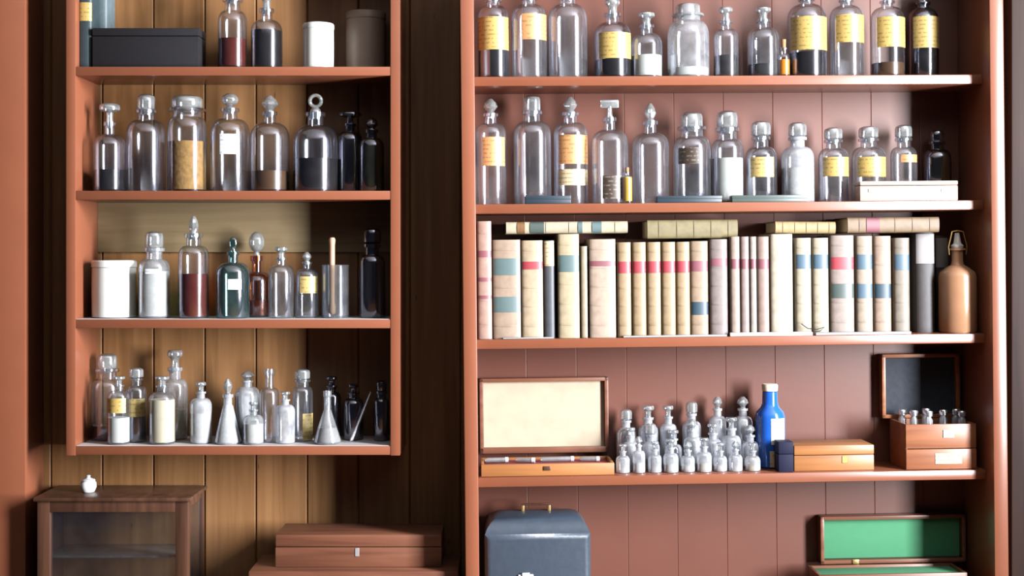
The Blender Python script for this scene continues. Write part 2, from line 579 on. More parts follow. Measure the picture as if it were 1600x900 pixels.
bm = bmesh.new(); grooved(bm, 0, BW, floor_l, zt, BD - 0.012, 0.125, 0.003, 0.0011, 0.012)
link('back_panel', bm, 'redback', bc, sm=False)
for i, z in enumerate(BT):
    bm = bmesh.new(); box(bm, 0, BW, 0, BD - 0.0125, z - BTH, z, 0.002)
    link('top_panel' if i == 0 else 'shelf', bm, 'red', bc)

# ------------------------------------------------------------------ bottles
def stopper_bm(kind, rn, sw, z0, z1):
    """stopper standing in a neck of radius rn: plug below z0, grip up to z1, grip width sw"""
    bm = bmesh.new()
    h = max(z1 - z0, 0.008)
    r = sw / 2
    rp = rn * 0.72
    lo_ = [(0, z0 - h * 0.35), (rp * 0.85, z0 - h * 0.35), (rp, z0)]
    if kind == 'disc':       # upright round disc on a short shaft
        lathe(bm, lo_ + [(rp * 1.0, z0 + h * 0.12), (rp * 0.75, z0 + h * 0.28), (0, z0 + h * 0.3)], 20)
        b2 = bmesh.new()
        rr = h * 0.42
        n = 9
        lathe(b2, [(max(r * math.sin(math.pi * k / n), 0), z0 + h - rr + -rr * math.cos(math.pi * k / n)) for k in range(n + 1)], 20)
        for v in b2.verts:
            v.co.y *= 0.42
        me = bpy.data.meshes.new('t'); b2.to_mesh(me); b2.free(); bm.from_mesh(me); bpy.data.meshes.remove(me)
    elif kind == 'ball':
        rr = h * 0.44
        n = 10
        lathe(bm, lo_ + [(rp * 0.8, z0 + h * 0.1)] + [(max(r * math.sin(math.pi * k / n), 0), z0 + h - rr - rr * math.cos(math.pi * k / n)) for k in range(1, n + 1)], 20)
    elif kind == 'flat':     # mushroom with a flat wide top
        lathe(bm, lo_ + [(rp * 0.9, z0 + h * 0.3), (rp * 1.05, z0 + h * 0.5), (r * 0.97, z0 + h * 0.66), (r, z0 + h * 0.78), (r * 0.96, z0 + h * 0.92), (r * 0.8, z0 + h), (0, z0 + h)], 24)
    elif kind == 'wide':     # broad jar stopper
        lathe(bm, lo_ + [(rn * 1.02, z0 + h * 0.02), (r, z0 + h * 0.12), (r, z0 + h * 0.7), (r * 0.9, z0 + h * 0.88), (r * 0.55, z0 + h), (0, z0 + h)], 26)
    elif kind == 'lapid':    # faceted point
        lathe(bm, lo_ + [(rp * 0.8, z0 + h * 0.1), (r, z0 + h * 0.45), (r * 0.85, z0 + h * 0.72), (r * 0.3, z0 + h), (0, z0 + h)], 8)
    elif kind == 'tee':      # flat cross-bar grip
        lathe(bm, lo_ + [(rp * 0.75, z0 + h * 0.15), (rp * 0.6, z0 + h * 0.6), (0, z0 + h * 0.62)], 16)
        box(bm, -r, r, -rp * 0.5, rp * 0.5, z0 + h * 0.52, z0 + h, min(h * 0.12, rp * 0.3), 2)
    elif kind == 'cork':
        lathe(bm, lo_ + [(rn * 0.85, z0 + h * 0.9), (rn * 0.8, z0 + h), (0, z0 + h)], 16)
    elif kind == 'ring':
        lathe(bm, lo_ + [(rp * 0.9, z0 + h * 0.15), (rp * 0.6, z0 + h * 0.25), (0, z0 + h * 0.25)], 16)
        rr = h * 0.38
        c = z0 + h - rr
        pts = [(rr * 0.8 * math.cos(2 * math.pi * k / 20), 0, c + rr * 0.8 * math.sin(2 * math.pi * k / 20)) for k in range(21)]
        tube(bm, pts, rr * 0.26, 8)
    return bm

def bottle(fr, zs, x0, x1, yt, ysh, label, st='disc', sw=None, nw=None, g='glass', cont=None, labs=(), d=0.07,
           group=None, name='glass_bottle', cat='bottle', stm='stopper', shape='round', seg=28):
    """a bottle standing on the shelf top zs; x0..x1 and the heights yt (top), ysh (shoulder) as they show in the photograph"""
    pc = (x0 + x1) / 2
    x = fr.place(pc, zs + 0.06, d)
    s = fr.dist((x, d, zs)) / F
    Rr = (x1 - x0) / 2 * s
    zz = lambda py: fr.at(pc, py, d).z - zs
    H, hs = zz(yt), zz(ysh)
    if st == 'none':
        zl = H
    else:
        zl = hs + (H - hs) * 0.40
    rn = (nw * s / 2) if nw else Rr * 0.34
    M = fr.M @ Matrix.Translation((x, d, zs + 0.0004))
    t = thing(name, label, cat, M, group)
    sh = min(Rr * 0.75, hs * 0.4)                   # height of the shoulder's curve
    b = min(0.004, Rr * 0.15)
    if shape == 'cone':
        prof = [(0, 0.0015), (Rr * 0.9, 0), (Rr, b * 1.2), (Rr * 0.98, b * 2.5), (rn * 1.25, hs * 0.96), (rn, hs)]
    elif shape == 'pear':
        prof = [(0, 0.0015), (Rr * 0.8, 0), (Rr, hs * 0.3)] + [(rn + (Rr - rn) * (0.5 + 0.5 * math.cos(math.pi * k / 6)), hs * (0.3 + 0.7 * k / 6)) for k in range(1, 7)]
    else:
        prof = [(0, 0.003), (Rr * 0.75, 0.0012), (Rr - b, 0), (Rr - b * 0.3, b * 0.3), (Rr, b), (Rr, hs - sh)]
        for k in range(1, 7):
            a = math.pi / 2 * k / 6
            prof.append((rn + (Rr - rn) * math.cos(a) ** 0.85 if k < 6 else rn * 1.03, hs - sh + sh * math.sin(a)))
    lip = rn * 1.28
    lh = max(0.003, (zl - hs) * 0.35)
    body = list(prof)
    prof += [(rn, hs + (zl - hs) * 0.25), (rn, zl - lh), (lip, zl - lh * 0.9), (lip * 1.03, zl - lh * 0.5), (lip, zl), (rn * 0.85, zl), (rn * 0.78, zl - lh * 1.5)]
    bm = lathe(bmesh.new(), prof, seg)
    link('bottle_glass', bm, g, t)
    if st != 'none':
        swm = (sw * s) if sw else Rr * 0.9
        link('cork' if st == 'cork' else 'stopper', stopper_bm(st, rn, swm, zl + 0.0005, H), 'cork' if st == 'cork' else stm, t)
    if cont:
        lv, mt = cont
        zc = min(zz(lv), hs - 0.002)
        k = 0.94
        cp = [(0, 0.005)]
        pr = [q for q in body if q[1] < zc and q[0] > 1e-6]
        for q in pr:
            cp.append((q[0] * k, max(q[1], 0.005)))
        # radius at the level
        rl = cp[-1][0]
        for qa, qb in zip(body, body[1:]):
            if qa[1] <= zc <= qb[1] and qb[1] > qa[1]:
                rl = (qa[0] + (qb[0] - qa[0]) * (zc - qa[1]) / (qb[1] - qa[1])) * k
        cp += [(rl, zc), (0, zc)]
        link('contents', lathe(bmesh.new(), cp, seg), mt, t)
    for lb in labs:
        ya, yb, mt = lb[:3]
        phi = lb[3] if len(lb) > 3 else 0.0
        arc = lb[4] if len(lb) > 4 else 1.05
        link('paper_label', patch(bmesh.new(), Rr * 1.004 + 0.0002, max(zz(yb), 0.003), min(zz(ya), hs - sh * 0.85), R(phi), arc), mt, t)
    return t

def pot(fr, zs, x0, x1, yt, label, mt, d=0.08, group=None, name='ceramic_jar', cat='jar', lid=True):
    pc = (x0 + x1) / 2
    x = fr.place(pc, zs + 0.05, d)
    s = fr.dist((x, d, zs)) / F
    Rr = (x1 - x0) / 2 * s
    H = fr.at(pc, yt, d).z - zs
    t = thing(name, label, cat, fr.M @ Matrix.Translation((x, d, zs + 0.0004)), group)
    hl = H * 0.13
    lathe_b = lathe(bmesh.new(), [(0, 0.002), (Rr * 0.9, 0), (Rr * 0.97, 0.002), (Rr * 0.985, H * 0.5), (Rr * 0.97, H - hl), (Rr * 0.8, H - hl), (Rr * 0.8, H - hl - 0.01), (0, H - hl - 0.01)], 36)
    link('jar_body', lathe_b, mt, t)
    link('lid', lathe(bmesh.new(), [(0, H - hl + 0.0004), (Rr * 0.97, H - hl + 0.0004), (Rr, H - hl + 0.002), (Rr, H - 0.003), (Rr * 0.95, H), (0, H + 0.0)], 36), mt, t)
    return t

# ------------------------------------------------------------------ books
def book(fr, zs, x0, x1, yt, label, rgb, labs=(), d=0.012, depth=0.13, group=None, bands=True, name='old_book', pages_top=True, lean=0):
    """upright book, spine to the room"""
    pc = (x0 + x1) / 2
    x = fr.place(pc, zs + 0.1, d)
    s = fr.dist((x, d, zs)) / F
    wd = (x1 - x0) * s - 0.0012
    H = fr.at(pc, yt, d).z - zs
    t = thing(name, label, 'book', fr.M @ Matrix.Translation((x, d, zs + 0.0004)) @ Matrix.Rotation(R(lean), 4, 'Y'), group)
    book_parts(t, wd, H, depth, spine_mat(rgb), [(fr.at(pc, a, d).z - zs, fr.at(pc, b_, d).z - zs, m) for a, b_, m in labs], bands)
    return t

def book_parts(t, wd, H, depth, mat, labs, bands=True):
    hw = wd / 2
    cover = min(0.0028, wd * 0.12)
    bow = min(0.006, wd * 0.22)
    n = 8
    # cover: rounded spine and two boards, a U in plan, swept upward
    outer = [(hw, depth)] + [(hw * math.cos(math.pi * k / n), bow - bow * math.sin(math.pi * k / n)) for k in range(n + 1)] + [(-hw, depth)]
    hi_ = hw - cover
    inner = [(-hi_, depth)] + [(-hi_ * math.cos(math.pi * k / n), bow + cover - bow * math.sin(math.pi * k / n)) for k in range(n + 1)] + [(hi_, depth)]
    bm = bmesh.new()
    lo_ = [bm.verts.new((a, b, 0)) for a, b in outer + inner]
    up = [bm.verts.new((a, b, H)) for a, b in outer + inner]
    m = len(outer)
    tot = 2 * m
    for i in range(tot):
        j = (i + 1) % tot
        bm.faces.new((lo_[i], lo_[j], up[j], up[i]))
    for i in range(m - 1):
        a, b, c, dd = i, i + 1, tot - 2 - i, tot - 1 - i
        bm.faces.new((lo_[a], lo_[dd], lo_[c], lo_[b]))
        bm.faces.new((up[a], up[b], up[c], up[dd]))
    if bands and wd > 0.02:
        for f in (0.13, 0.33, 0.52, 0.71, 0.9):
            arcp = [(hw * 0.995 * math.cos(math.pi * k / n), bow - (bow + 0.0014) * math.sin(math.pi * k / n)) for k in range(n + 1)]
            ra = [bm.verts.new((a, b, H * f - 0.0015)) for a, b in arcp]
            rb = [bm.verts.new((a, b, H * f + 0.0015)) for a, b in arcp]
            for i in range(n):
                bm.faces.new((ra[i], ra[i + 1], rb[i + 1], rb[i]))
    link('cover', bm, mat, t)
    bm = bmesh.new()
    box(bm, -hi_ + 0.0003, hi_ - 0.0003, bow + cover + 0.001, depth - 0.004, 0.003, H - 0.004)
    link('page_block', bm, 'pages', t)
    for za, zb, mt in labs:
        bm = bmesh.new()
        k0, k1 = 0.25, n - 0.25
        g = []
        for e in (0.0008, 0.0016):
            row = []
            for i in range(n + 1):
                kk = k0 + (k1 - k0) * i / n
                a = math.pi * kk / n
                row.append([bm.verts.new((hw * 0.995 * math.cos(a), bow - (bow + e) * math.sin(a), z)) for z in (zb, za)])
            g.append(row)
        for k in (0, 1):
            for a, b in zip(g[k], g[k][1:]):
                bm.faces.new((a[0], b[0], b[1], a[1]))
        for i in range(n):
            for q in (0, 1):
                bm.faces.new((g[0][i][q], g[0][i + 1][q], g[1][i + 1][q], g[1][i][q]))
        for i in (0, n):
            bm.faces.new((g[0][i][0], g[1][i][0], g[1][i][1], g[0][i][1]))
        link('spine_label', bm, mt, t)

# ------------------------------------------------------------------ CABINET, TOP SHELF
Z1, Z2, Z3, Z4 = CT[1], CT[2], CT[3] + 0.001, CT[4] + 0.001
G1 = 'things on the cabinet top shelf'
def flatbox(fr, zs, x0, x1, yt, d0, d1, mt, name, label, cat, seam=None, clasp=None, bev=0.002, group=None, lidmat=None, knob=None):
    """closed lidded box, front at depth d0"""
    xa_, xb_ = fr.place(x0, zs, d0), fr.place(x1, zs, d0)
    H = fr.at((x0 + x1) / 2, yt, d0).z - zs
    xm = (xa_ + xb_) / 2
    hw = (xb_ - xa_) / 2
    dp = d1 - d0
    t = thing(name, label, cat, fr.M @ Matrix.Translation((xm, d0, zs + 0.0004)), group)
    hs = H * (seam or 0.62)
    bm = bmesh.new(); box(bm, -hw, hw, 0, dp, 0, hs - 0.0006, bev)
    link('box_body', bm, mt, t)
    bm = bmesh.new(); box(bm, -hw, hw, -0.0008, dp, hs + 0.0006, H, bev)
    link('lid', bm, lidmat or mt, t)
    if clasp:
        bm = bmesh.new(); box(bm, -0.006, 0.006, -0.003, 0.002, hs - 0.012, hs + 0.004, 0.001)
        link('clasp', bm, clasp, t)
    return t

# two books standing at the back, dark box before them
book(FC, Z1, 121, 143, -14, 'dark teal book with a yellow spine label beside the cabinet side panel', (54, 78, 86), [(4, 33, 'gold')], d=0.025, depth=0.065, bands=False)
book(FC, Z1, 145, 167, -20, 'blue-grey book standing behind the long black box', (122, 142, 148), [], d=0.095, depth=0.07, bands=False)
flatbox(FC, Z1, 144, 311, 44, 0.02, 0.09, 'black', 'lidded_box', 'long low black lidded box on the cabinet top shelf', 'box', 0.8)
bottle(FC, Z1, 341, 386, -35, 18, 'clear bottle with reddish liquid on the cabinet top shelf beside the black box', 'wide', 26, 24, cont=(62, 'redliq'), d=0.05, group=G1)
bottle(FC, Z1, 392, 441, -12, 32, 'clear bottle half full of near-black liquid on the cabinet top shelf', 'flat', 24, 18, cont=(49, 'darkliq'), d=0.06, group=G1)
pot(FC, Z1, 473, 522, 38, 'white lidded jar in the light on the cabinet top shelf', 'ceramic', 0.05)
pot(FC, Z1, 540, 603, 20, 'lidded jar coloured grey-brown for the shade at the end of the cabinet top shelf', 'shadedjar', 0.122)

# ------------------------------------------------------------------ CABINET, SECOND SHELF
G2 = 'bottles on the cabinet second shelf'
kw = dict(group=G2)
bottle(FC, Z2, 147, 196, 163, 210, 'small clear bottle with dark liquid below, first on the second cabinet shelf', 'flat', 32, 15, cont=(266, 'darkliq'), d=0.06, **kw)
bottle(FC, Z2, 198, 259, 148, 188, 'tall empty clear bottle with a fat round stopper on the second cabinet shelf', 'wide', 28, 26, d=0.08, **kw)
bottle(FC, Z2, 262, 323, 150, 184, 'wide-mouthed clear jar holding dried yellow-brown roots', 'wide', 48, 44, cont=(222, 'roots'), d=0.07, name='glass_jar', cat='jar', **kw)
bottle(FC, Z2, 329, 390, 146, 186, 'clear bottle with a small white paper label on the second cabinet shelf', 'ball', 26, 22, labs=[(212, 243, 'whitelab', 8, 0.45)], d=0.075, **kw)
bottle(FC, Z2, 391, 452, 150, 192, 'clear bottle with brown liquid in its bottom beside the black-filled bottle', 'lapid', 26, 18, cont=(268, 'brownliq'), d=0.075, **kw)
bottle(FC, Z2, 458, 528, 147, 196, 'large clear bottle half filled with black liquid on the second cabinet shelf', 'ring', 28, 24, cont=(249, 'darkliq'), d=0.08, **kw)
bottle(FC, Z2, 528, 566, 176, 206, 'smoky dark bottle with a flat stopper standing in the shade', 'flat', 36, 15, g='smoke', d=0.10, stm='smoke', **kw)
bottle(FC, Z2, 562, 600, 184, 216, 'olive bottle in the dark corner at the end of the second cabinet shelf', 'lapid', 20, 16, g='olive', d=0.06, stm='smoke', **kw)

# ------------------------------------------------------------------ CABINET, THIRD SHELF
G3 = 'bottles on the cabinet third shelf'
kw = dict(group=G3)
pot(FC, Z3, 144, 213, 407, 'big white cylindrical jar at the end of the third cabinet shelf', 'ceramic', 0.08)
bottle(FC, Z3, 217, 265, 362, 405, 'cloudy white bottle beside the big white jar', 'wide', 28, 25, g='frost', cont=(424, 'white'), labs=[(405, 428, 'whitelab', 10, 0.5)], d=0.06, **kw)
bottle(FC, Z3, 279, 326, 338, 384, 'bottle of dark red-brown liquid with a tall thin stopper', 'lapid', 15, 22, cont=(428, 'redliq'), d=0.05, **kw)
bottle(FC, Z3, 338, 390, 370, 410, 'teal green glass bottle with a slim neck on the third cabinet shelf', 'disc', 12, 15, g='green', d=0.05, stm='green', labs=[(436, 452, 'whitelab', 18, 0.4)], **kw)
bottle(FC, Z3, 378, 424, 362, 425, 'amber brown bottle with a bright glass ball stopper behind the teal bottle', 'ball', 24, 15, g='amberg', cont=(470, 'brownliq'), d=0.12, **kw)
bottle(FC, Z3, 420, 459, 386, 414, 'clear square-shouldered bottle standing in full light on the third cabinet shelf', 'flat', 20, 14, g='hazy', d=0.05, **kw)
bottle(FC, Z3, 461, 498, 394, 420, 'small bottle with a yellow label beside the glass beaker', 'lapid', 14, 12, g='hazy', labs=[(428, 458, 'yellowlab', 20, 0.8)], d=0.07, **kw)
# beaker with a wooden stick
xb = FC.place(524, Z3, 0.06)
sB = FC.dist((xb, 0.06, Z3)) / F
rB = 21 * sB
hB = FC.at(524, 414, 0.06).z - Z3
t = thing('glass_beaker', 'straight-sided glass beaker on the third cabinet shelf', 'beaker', Matrix.Translation((xb, 0.06, Z3 + 0.0004)))
link('beaker_glass', lathe(bmesh.new(), [(0, 0.004), (rB - 0.004, 0.002), (rB - 0.001, 0), (rB, 0.004), (rB, hB * 0.96), (rB * 1.06, hB), (rB * 0.98, hB), (rB * 0.95, hB * 0.95), (rB * 0.95, 0.006), (0, 0.006)], 28), 'hazy', t)
hS = FC.at(520, 376, 0.06).z - Z3
bm = bmesh.new(); lathe(bm, [(0, 0), (0.006, 0.001), (0.0085, 0.006), (0.0088, 0.018), (0.007, 0.03), (0.0072, hS * 0.9), (0.0085, hS * 0.97), (0.006, hS), (0, hS)], 14)
o = link('wooden_pestle', bm, 'tan', None, Matrix.Translation((xb - 0.008, 0.058, Z3 + 0.0075)))
tag(o, 'tan wooden stick standing upright in the glass beaker', 'pestle')
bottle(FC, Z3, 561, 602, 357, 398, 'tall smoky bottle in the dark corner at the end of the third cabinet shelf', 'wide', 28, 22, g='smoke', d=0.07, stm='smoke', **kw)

# ------------------------------------------------------------------ CABINET, BOTTOM SHELF
G4 = 'small bottles on the cabinet bottom shelf'
kw = dict(group=G4, seg=22)
bottle(FC, Z4, 143, 192, 553, 592, 'fat hazy bottle with dark red dregs, first on the cabinet bottom shelf', 'wide', 30, 28, g='hazy', cont=(664, 'redliq'), d=0.11, **kw)
bottle(FC, Z4, 168, 203, 588, 610, 'small clear bottle with an orange-gold label and white powder at the bottom', 'flat', 20, 14, g='hazy', cont=(652, 'white'), labs=[(612, 644, 'gold', -5, 1.0)], d=0.035, **kw)
bottle(FC, Z4, 197, 229, 575, 602, 'small bottle with a yellow label over blue-black contents', 'wide', 22, 15, g='hazy', cont=(650, 'blueliq'), labs=[(622, 650, 'yellowlab', 15, 0.9)], d=0.07, **kw)
bottle(FC, Z4, 233, 274, 588, 612, 'bottle filled with cream powder on the cabinet bottom shelf', 'flat', 22, 16, g='hazy', cont=(624, 'cream'), d=0.04, **kw)
bottle(FC, Z4, 254, 293, 547, 592, 'tall pale bottle rising behind the cream-filled one', 'flat', 24, 18, g='frost', cont=(640, 'cream'), d=0.12, **kw)
bottle(FC, Z4, 297, 331, 597, 622, 'slim bottle half full of bright white powder', 'flat', 16, 12, g='vial', cont=(645, 'white'), d=0.05, **kw)
bottle(FC, Z4, 335, 377, 592, 632, 'cone-shaped white-filled bottle with a thin neck', 'lapid', 14, 13, g='vial', cont=(632, 'white'), d=0.04, shape='cone', **kw)
bottle(FC, Z4, 367, 406, 580, 604, 'bottle of white powder with a faceted stopper behind the cone-shaped bottle', 'lapid', 22, 14, g='vial', cont=(618, 'white'), d=0.10, **kw)
bottle(FC, Z4, 380, 412, 628, 648, 'squat pale bottle before the faceted-stopper bottle', 'flat', 14, 11, g='frost', cont=(662, 'white'), d=0.03, **kw)
bottle(FC, Z4, 406, 436, 577, 606, 'slim hazy bottle with a plain long neck on the cabinet bottom shelf', 'none', None, 13, g='hazy', d=0.07, **kw)
bottle(FC, Z4, 430, 461, 612, 632, 'empty hazy bottle before the tall yellow-streaked bottle', 'flat', 16, 12, g='vial', d=0.05, **kw)
bottle(FC, Z4, 456, 489, 577, 604, 'tall bottle with a yellow label low on its side', 'wide', 24, 20, g='hazy', labs=[(645, 686, 'yellowlab', 45, 0.6)], d=0.09, **kw)
bottle(FC, Z4, 490, 533, 611, 640, 'conical glass flask with a narrow neck', 'none', None, 10, g='frost', d=0.04, shape='cone', name='conical_flask', cat='flask', cont=(668, 'greypaper'), **kw)
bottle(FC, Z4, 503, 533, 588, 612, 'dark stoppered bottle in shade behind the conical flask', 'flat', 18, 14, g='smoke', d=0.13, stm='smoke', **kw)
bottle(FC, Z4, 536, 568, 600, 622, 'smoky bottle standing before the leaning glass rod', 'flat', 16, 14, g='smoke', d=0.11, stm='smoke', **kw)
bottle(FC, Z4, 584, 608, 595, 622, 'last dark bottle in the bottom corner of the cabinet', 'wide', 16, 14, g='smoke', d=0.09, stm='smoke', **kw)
a, b = FC.at(549, 688, 0.05), FC.at(579, 613, 0.12)
a.z = Z4 + 0.006
bm = bmesh.new(); tube(bm, [a, a.lerp(b, 0.5), b], 0.0042, 12)
o = link('glass_rod', bm, 'frost')
tag(o, 'grey glass rod leaning in the dark corner of the cabinet bottom shelf', 'rod')

# ------------------------------------------------------------------ BOOKCASE, TOP SHELF
Y1, Y2, Y3, Y4, Y5 = BT[1:6]
K1 = 'bottles on the bookcase top shelf'
kw = dict(group=K1)
bottle(FB, Y1, 747, 796, -14, 10, 'gold-labelled bottle of dark liquid, first on the bookcase top shelf beside the cabinet', 'flat', 26, 20, cont=(80, 'darkliq'), labs=[(30, 81, 'gold', 0, 1.25)], d=0.06, **kw)
bottle(FB, Y1, 799, 855, -20, 8, 'clear bottle with an orange paper label on the bookcase top shelf', 'flat', 24, 20, labs=[(26, 66, 'orangelab', 22, 0.85)], g='hazy', d=0.06, **kw)
bottle(FB, Y1, 857, 918, -24, 8, 'empty clear unlabelled bottle between the orange-labelled and gold-labelled ones', 'flat', 26, 24, g='hazy', d=0.06, **kw)
bottle(FB, Y1, 928, 987, 0, 36, 'gold-labelled bottle with black liquid beside the powder bottle', 'flat', 24, 20, cont=(95, 'darkliq'), labs=[(48, 95, 'gold', 5, 1.0)], d=0.06, **kw)
bottle(FB, Y1, 986, 1035, 20, 53, 'small bottle a third full of pure white powder on the bookcase top shelf', 'flat', 26, 18, g='hazy', cont=(88, 'white'), d=0.055, **kw)
bottle(FB, Y1, 1043, 1108, 6, 34, 'wide frosted jar with a broad stopper on the bookcase top shelf', 'wide', 38, 38, g='frost', cont=(108, 'white'), d=0.06, name='glass_jar', cat='jar', **kw)
bottle(FB, Y1, 1115, 1154, 12, 46, 'small bottle of dark contents beside the wide frosted jar', 'flat', 22, 16, g='hazy', cont=(88, 'darkliq'), d=0.055, **kw)
bottle(FB, Y1, 1168, 1218, 12, 44, 'clear bottle with black dregs beside the orange-filled vial', 'flat', 24, 18, g='hazy', cont=(102, 'darkliq'), d=0.055, **kw)
bottle(FB, Y1, 1215, 1234, 62, 84, 'tiny vial of bright orange liquid', 'cork', 8, 9, cont=(94, 'orangeliq'), d=0.035, name='glass_vial', cat='vial', group=K1, seg=18)
bottle(FB, Y1, 1231, 1291, -14, 8, 'bottle with the largest gold label, beside the orange-filled vial', 'flat', 26, 20, cont=(84, 'darkliq'), labs=[(30, 82, 'gold', 0, 1.2)], d=0.06, **kw)
bottle(FB, Y1, 1297, 1349, -14, 10, 'gold-labelled empty bottle between two gold-labelled bottles on the top shelf', 'flat', 24, 18, g='hazy', labs=[(26, 70, 'gold', 8, 1.05)], d=0.06, **kw)
bottle(FB, Y1, 1361, 1413, -12, 12, 'last gold-labelled bottle still in the light on the top shelf', 'flat', 24, 18, cont=(100, 'brownliq'), labs=[(30, 77, 'gold', 6, 1.05)], d=0.06, **kw)
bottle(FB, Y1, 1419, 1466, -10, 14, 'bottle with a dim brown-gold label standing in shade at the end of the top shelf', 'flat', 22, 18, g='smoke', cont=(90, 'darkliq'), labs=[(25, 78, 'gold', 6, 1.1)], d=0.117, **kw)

# ------------------------------------------------------------------ BOOKCASE, SECOND SHELF
K2 = 'bottles on the bookcase second shelf'
kw = dict(group=K2)
DB = 0.085
bottle(FB, Y2, 743, 792, 155, 193, 'clear bottle with a peach label, first on the bookcase second shelf', 'lapid', 22, 18, g='hazy', labs=[(216, 261, 'orangelab', 12, 0.8)], d=DB, **kw)
bottle(FB, Y2, 803, 862, 150, 190, 'tall empty clear bottle behind the dark blue flat tin', 'wide', 26, 24, g='hazy', d=DB, **kw)
bottle(FB, Y2, 865, 919, 152, 192, 'pale bottle bearing two labels, orange above cream', 'lapid', 22, 20, g='hazy', labs=[(213, 258, 'orangelab', 12, 1.0), (266, 291, 'creamlab', 8, 1.0)], d=DB, **kw)
bottle(FB, Y2, 925, 982, 156, 203, 'clear bottle with a bar-shaped stopper and brown label', 'tee', 28, 16, g='hazy', labs=[(276, 312, 'darklab', 0, 0.55)], d=0.06, **kw)
bottle(FB, Y2, 972, 988, 262, 274, 'thin vial of yellow liquid beside the bar-stoppered bottle', 'cork', 6, 7, cont=(277, 'yellowliq'), d=0.02, name='glass_vial', cat='vial', group=K2, seg=18)
bottle(FB, Y2, 988, 1046, 162, 208, 'empty clear bottle with a tall neck next to the yellow vial', 'lapid', 18, 18, g='hazy', d=DB, **kw)
bottle(FB, Y2, 1052, 1111, 176, 214, 'wide-mouthed jar with a dark label on the bookcase second shelf', 'wide', 34, 34, g='hazy', labs=[(226, 258, 'darklab', -20, 0.6)], d=DB, name='glass_jar', cat='jar', **kw)
bottle(FB, Y2, 1112, 1162, 174, 218, 'jar packed with bright white powder behind the flat tins', 'wide', 32, 28, g='hazy', cont=(248, 'white'), d=DB, name='glass_jar', cat='jar', **kw)
bottle(FB, Y2, 1165, 1214, 190, 230, 'clear bottle with a yellow paper label beside the packed white jar', 'wide', 30, 22, g='hazy', labs=[(247, 278, 'yellowlab', -8, 0.8)], d=DB, **kw)
bottle(FB, Y2, 1221, 1272, 192, 230, 'bottle half full of white powder on the bookcase second shelf', 'wide', 28, 22, g='vial', cont=(263, 'white'), d=DB, **kw)
bottle(FB, Y2, 1279, 1326, 200, 232, 'gold-labelled bottle standing just clear of the long pale box', 'wide', 28, 22, g='hazy', labs=[(244, 277, 'gold', 0, 1.0)], d=DB, **kw)
bottle(FB, Y2, 1331, 1384, 198, 230, 'gold-labelled bottle standing behind the long pale box', 'wide', 30, 24, g='hazy', labs=[(243, 278, 'gold', 0, 0.95)], d=DB + 0.02, **kw)
bottle(FB, Y2, 1392, 1433, 196, 230, 'bottle with a narrow gold strip label behind the pale box', 'wide', 26, 20, g='hazy', labs=[(243, 255, 'orangelab', 10, 0.7)], d=DB + 0.02, **kw)
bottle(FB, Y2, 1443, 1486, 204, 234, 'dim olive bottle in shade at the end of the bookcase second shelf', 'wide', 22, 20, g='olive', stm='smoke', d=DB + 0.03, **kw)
# flat tins along the front edge
def slabthing(fr, zs, x0, x1, yt, d0, d1, mt, name, label, cat, group=None, seam=True):
    xa_, xb_ = fr.place(x0, zs, d0), fr.place(x1, zs, d0)
    H = fr.at((x0 + x1) / 2, yt, d0).z - zs
    hw = (xb_ - xa_) / 2
    bm = bmesh.new()
    if seam:
        box(bm, -hw, hw, 0, d1 - d0, 0, H * 0.55, min(0.0015, H * 0.1))
        box(bm, -hw - 0.0006, hw + 0.0006, -0.0006, d1 - d0, H * 0.5, H, min(0.0015, H * 0.1))
    else:
        box(bm, -hw, hw, 0, d1 - d0, 0, H, min(0.0006, H * 0.2), 1)
    o = link(name, bm, mt, None, fr.M @ Matrix.Translation(((xa_ + xb_) / 2, d0, zs + 0.0004)))
    return tag(o, label, cat, group)
slabthing(FB, Y2, 821, 892, 306, 0.004, 0.034, 'slate', 'flat_tin', 'dark blue flat tin at the shelf edge below the two-label bottle', 'tin')
slabthing(FB, Y2, 1027, 1128, 306, 0.004, 0.036, 'slate', 'flat_tin', 'slate flat tin at the shelf edge below the dark-labelled jar', 'tin')
slabthing(FB, Y2, 1144, 1262, 305, 0.004, 0.036, 'slategreen', 'flat_tin', 'grey-green flat tin at the shelf edge below the white powder bottle', 'tin')
t = flatbox(FB, Y2, 1344, 1497, 283, 0.004, 0.055, 'slimwood', 'slim_box', 'long pale slim box lying at the shelf edge before the gold-labelled bottles', 'box', 0.78)
for px in (1363, 1477):
    bm = bmesh.new()
    xx = FB.place(px, Y2, 0.004) - (FB.I @ t.matrix_basis.translation).x
    zz = FB.at(px, 298, 0.004).z - Y2
    box(bm, xx - 0.010, xx + 0.010, -0.0014, 0.001, zz - 0.004, zz + 0.004, 0.0006, 1)
    link('clasp', bm, 'greypaper', t)

# ------------------------------------------------------------------ BOOKCASE, BOOK SHELF
K3 = 'old books standing on the bookcase'
kw = dict(group=K3)
book(FB, Y3, 746, 769, 346, 'tallest cream-pink book, first in the row, with faint red rules', (214, 176, 158), [(434, 440, 'dimred'), (462, 467, 'dimred'), (392, 402, 'dimred')], **kw)
book(FB, Y3, 770, 814, 375, 'thick tan book with two teal spine labels', (206, 178, 152), [(404, 430, 'tealcloth'), (464, 488, 'tealcloth')], **kw)
book(FB, Y3, 815, 849, 376, 'cream book with one red spine label beside the thick two-labelled tan book', (230, 206, 170), [(409, 421, 'redlab')], **kw)
book(FB, Y3, 850, 867, 376, 'slim dark grey book with a white patch at the top of its spine', (88, 90, 98), [(377, 416, 'creamlab')], bands=False, **kw)
book(FB, Y3, 872, 906, 366, 'cream book with one teal spine label in the first half of the row', (228, 208, 168), [(399, 425, 'tealcloth')], **kw)
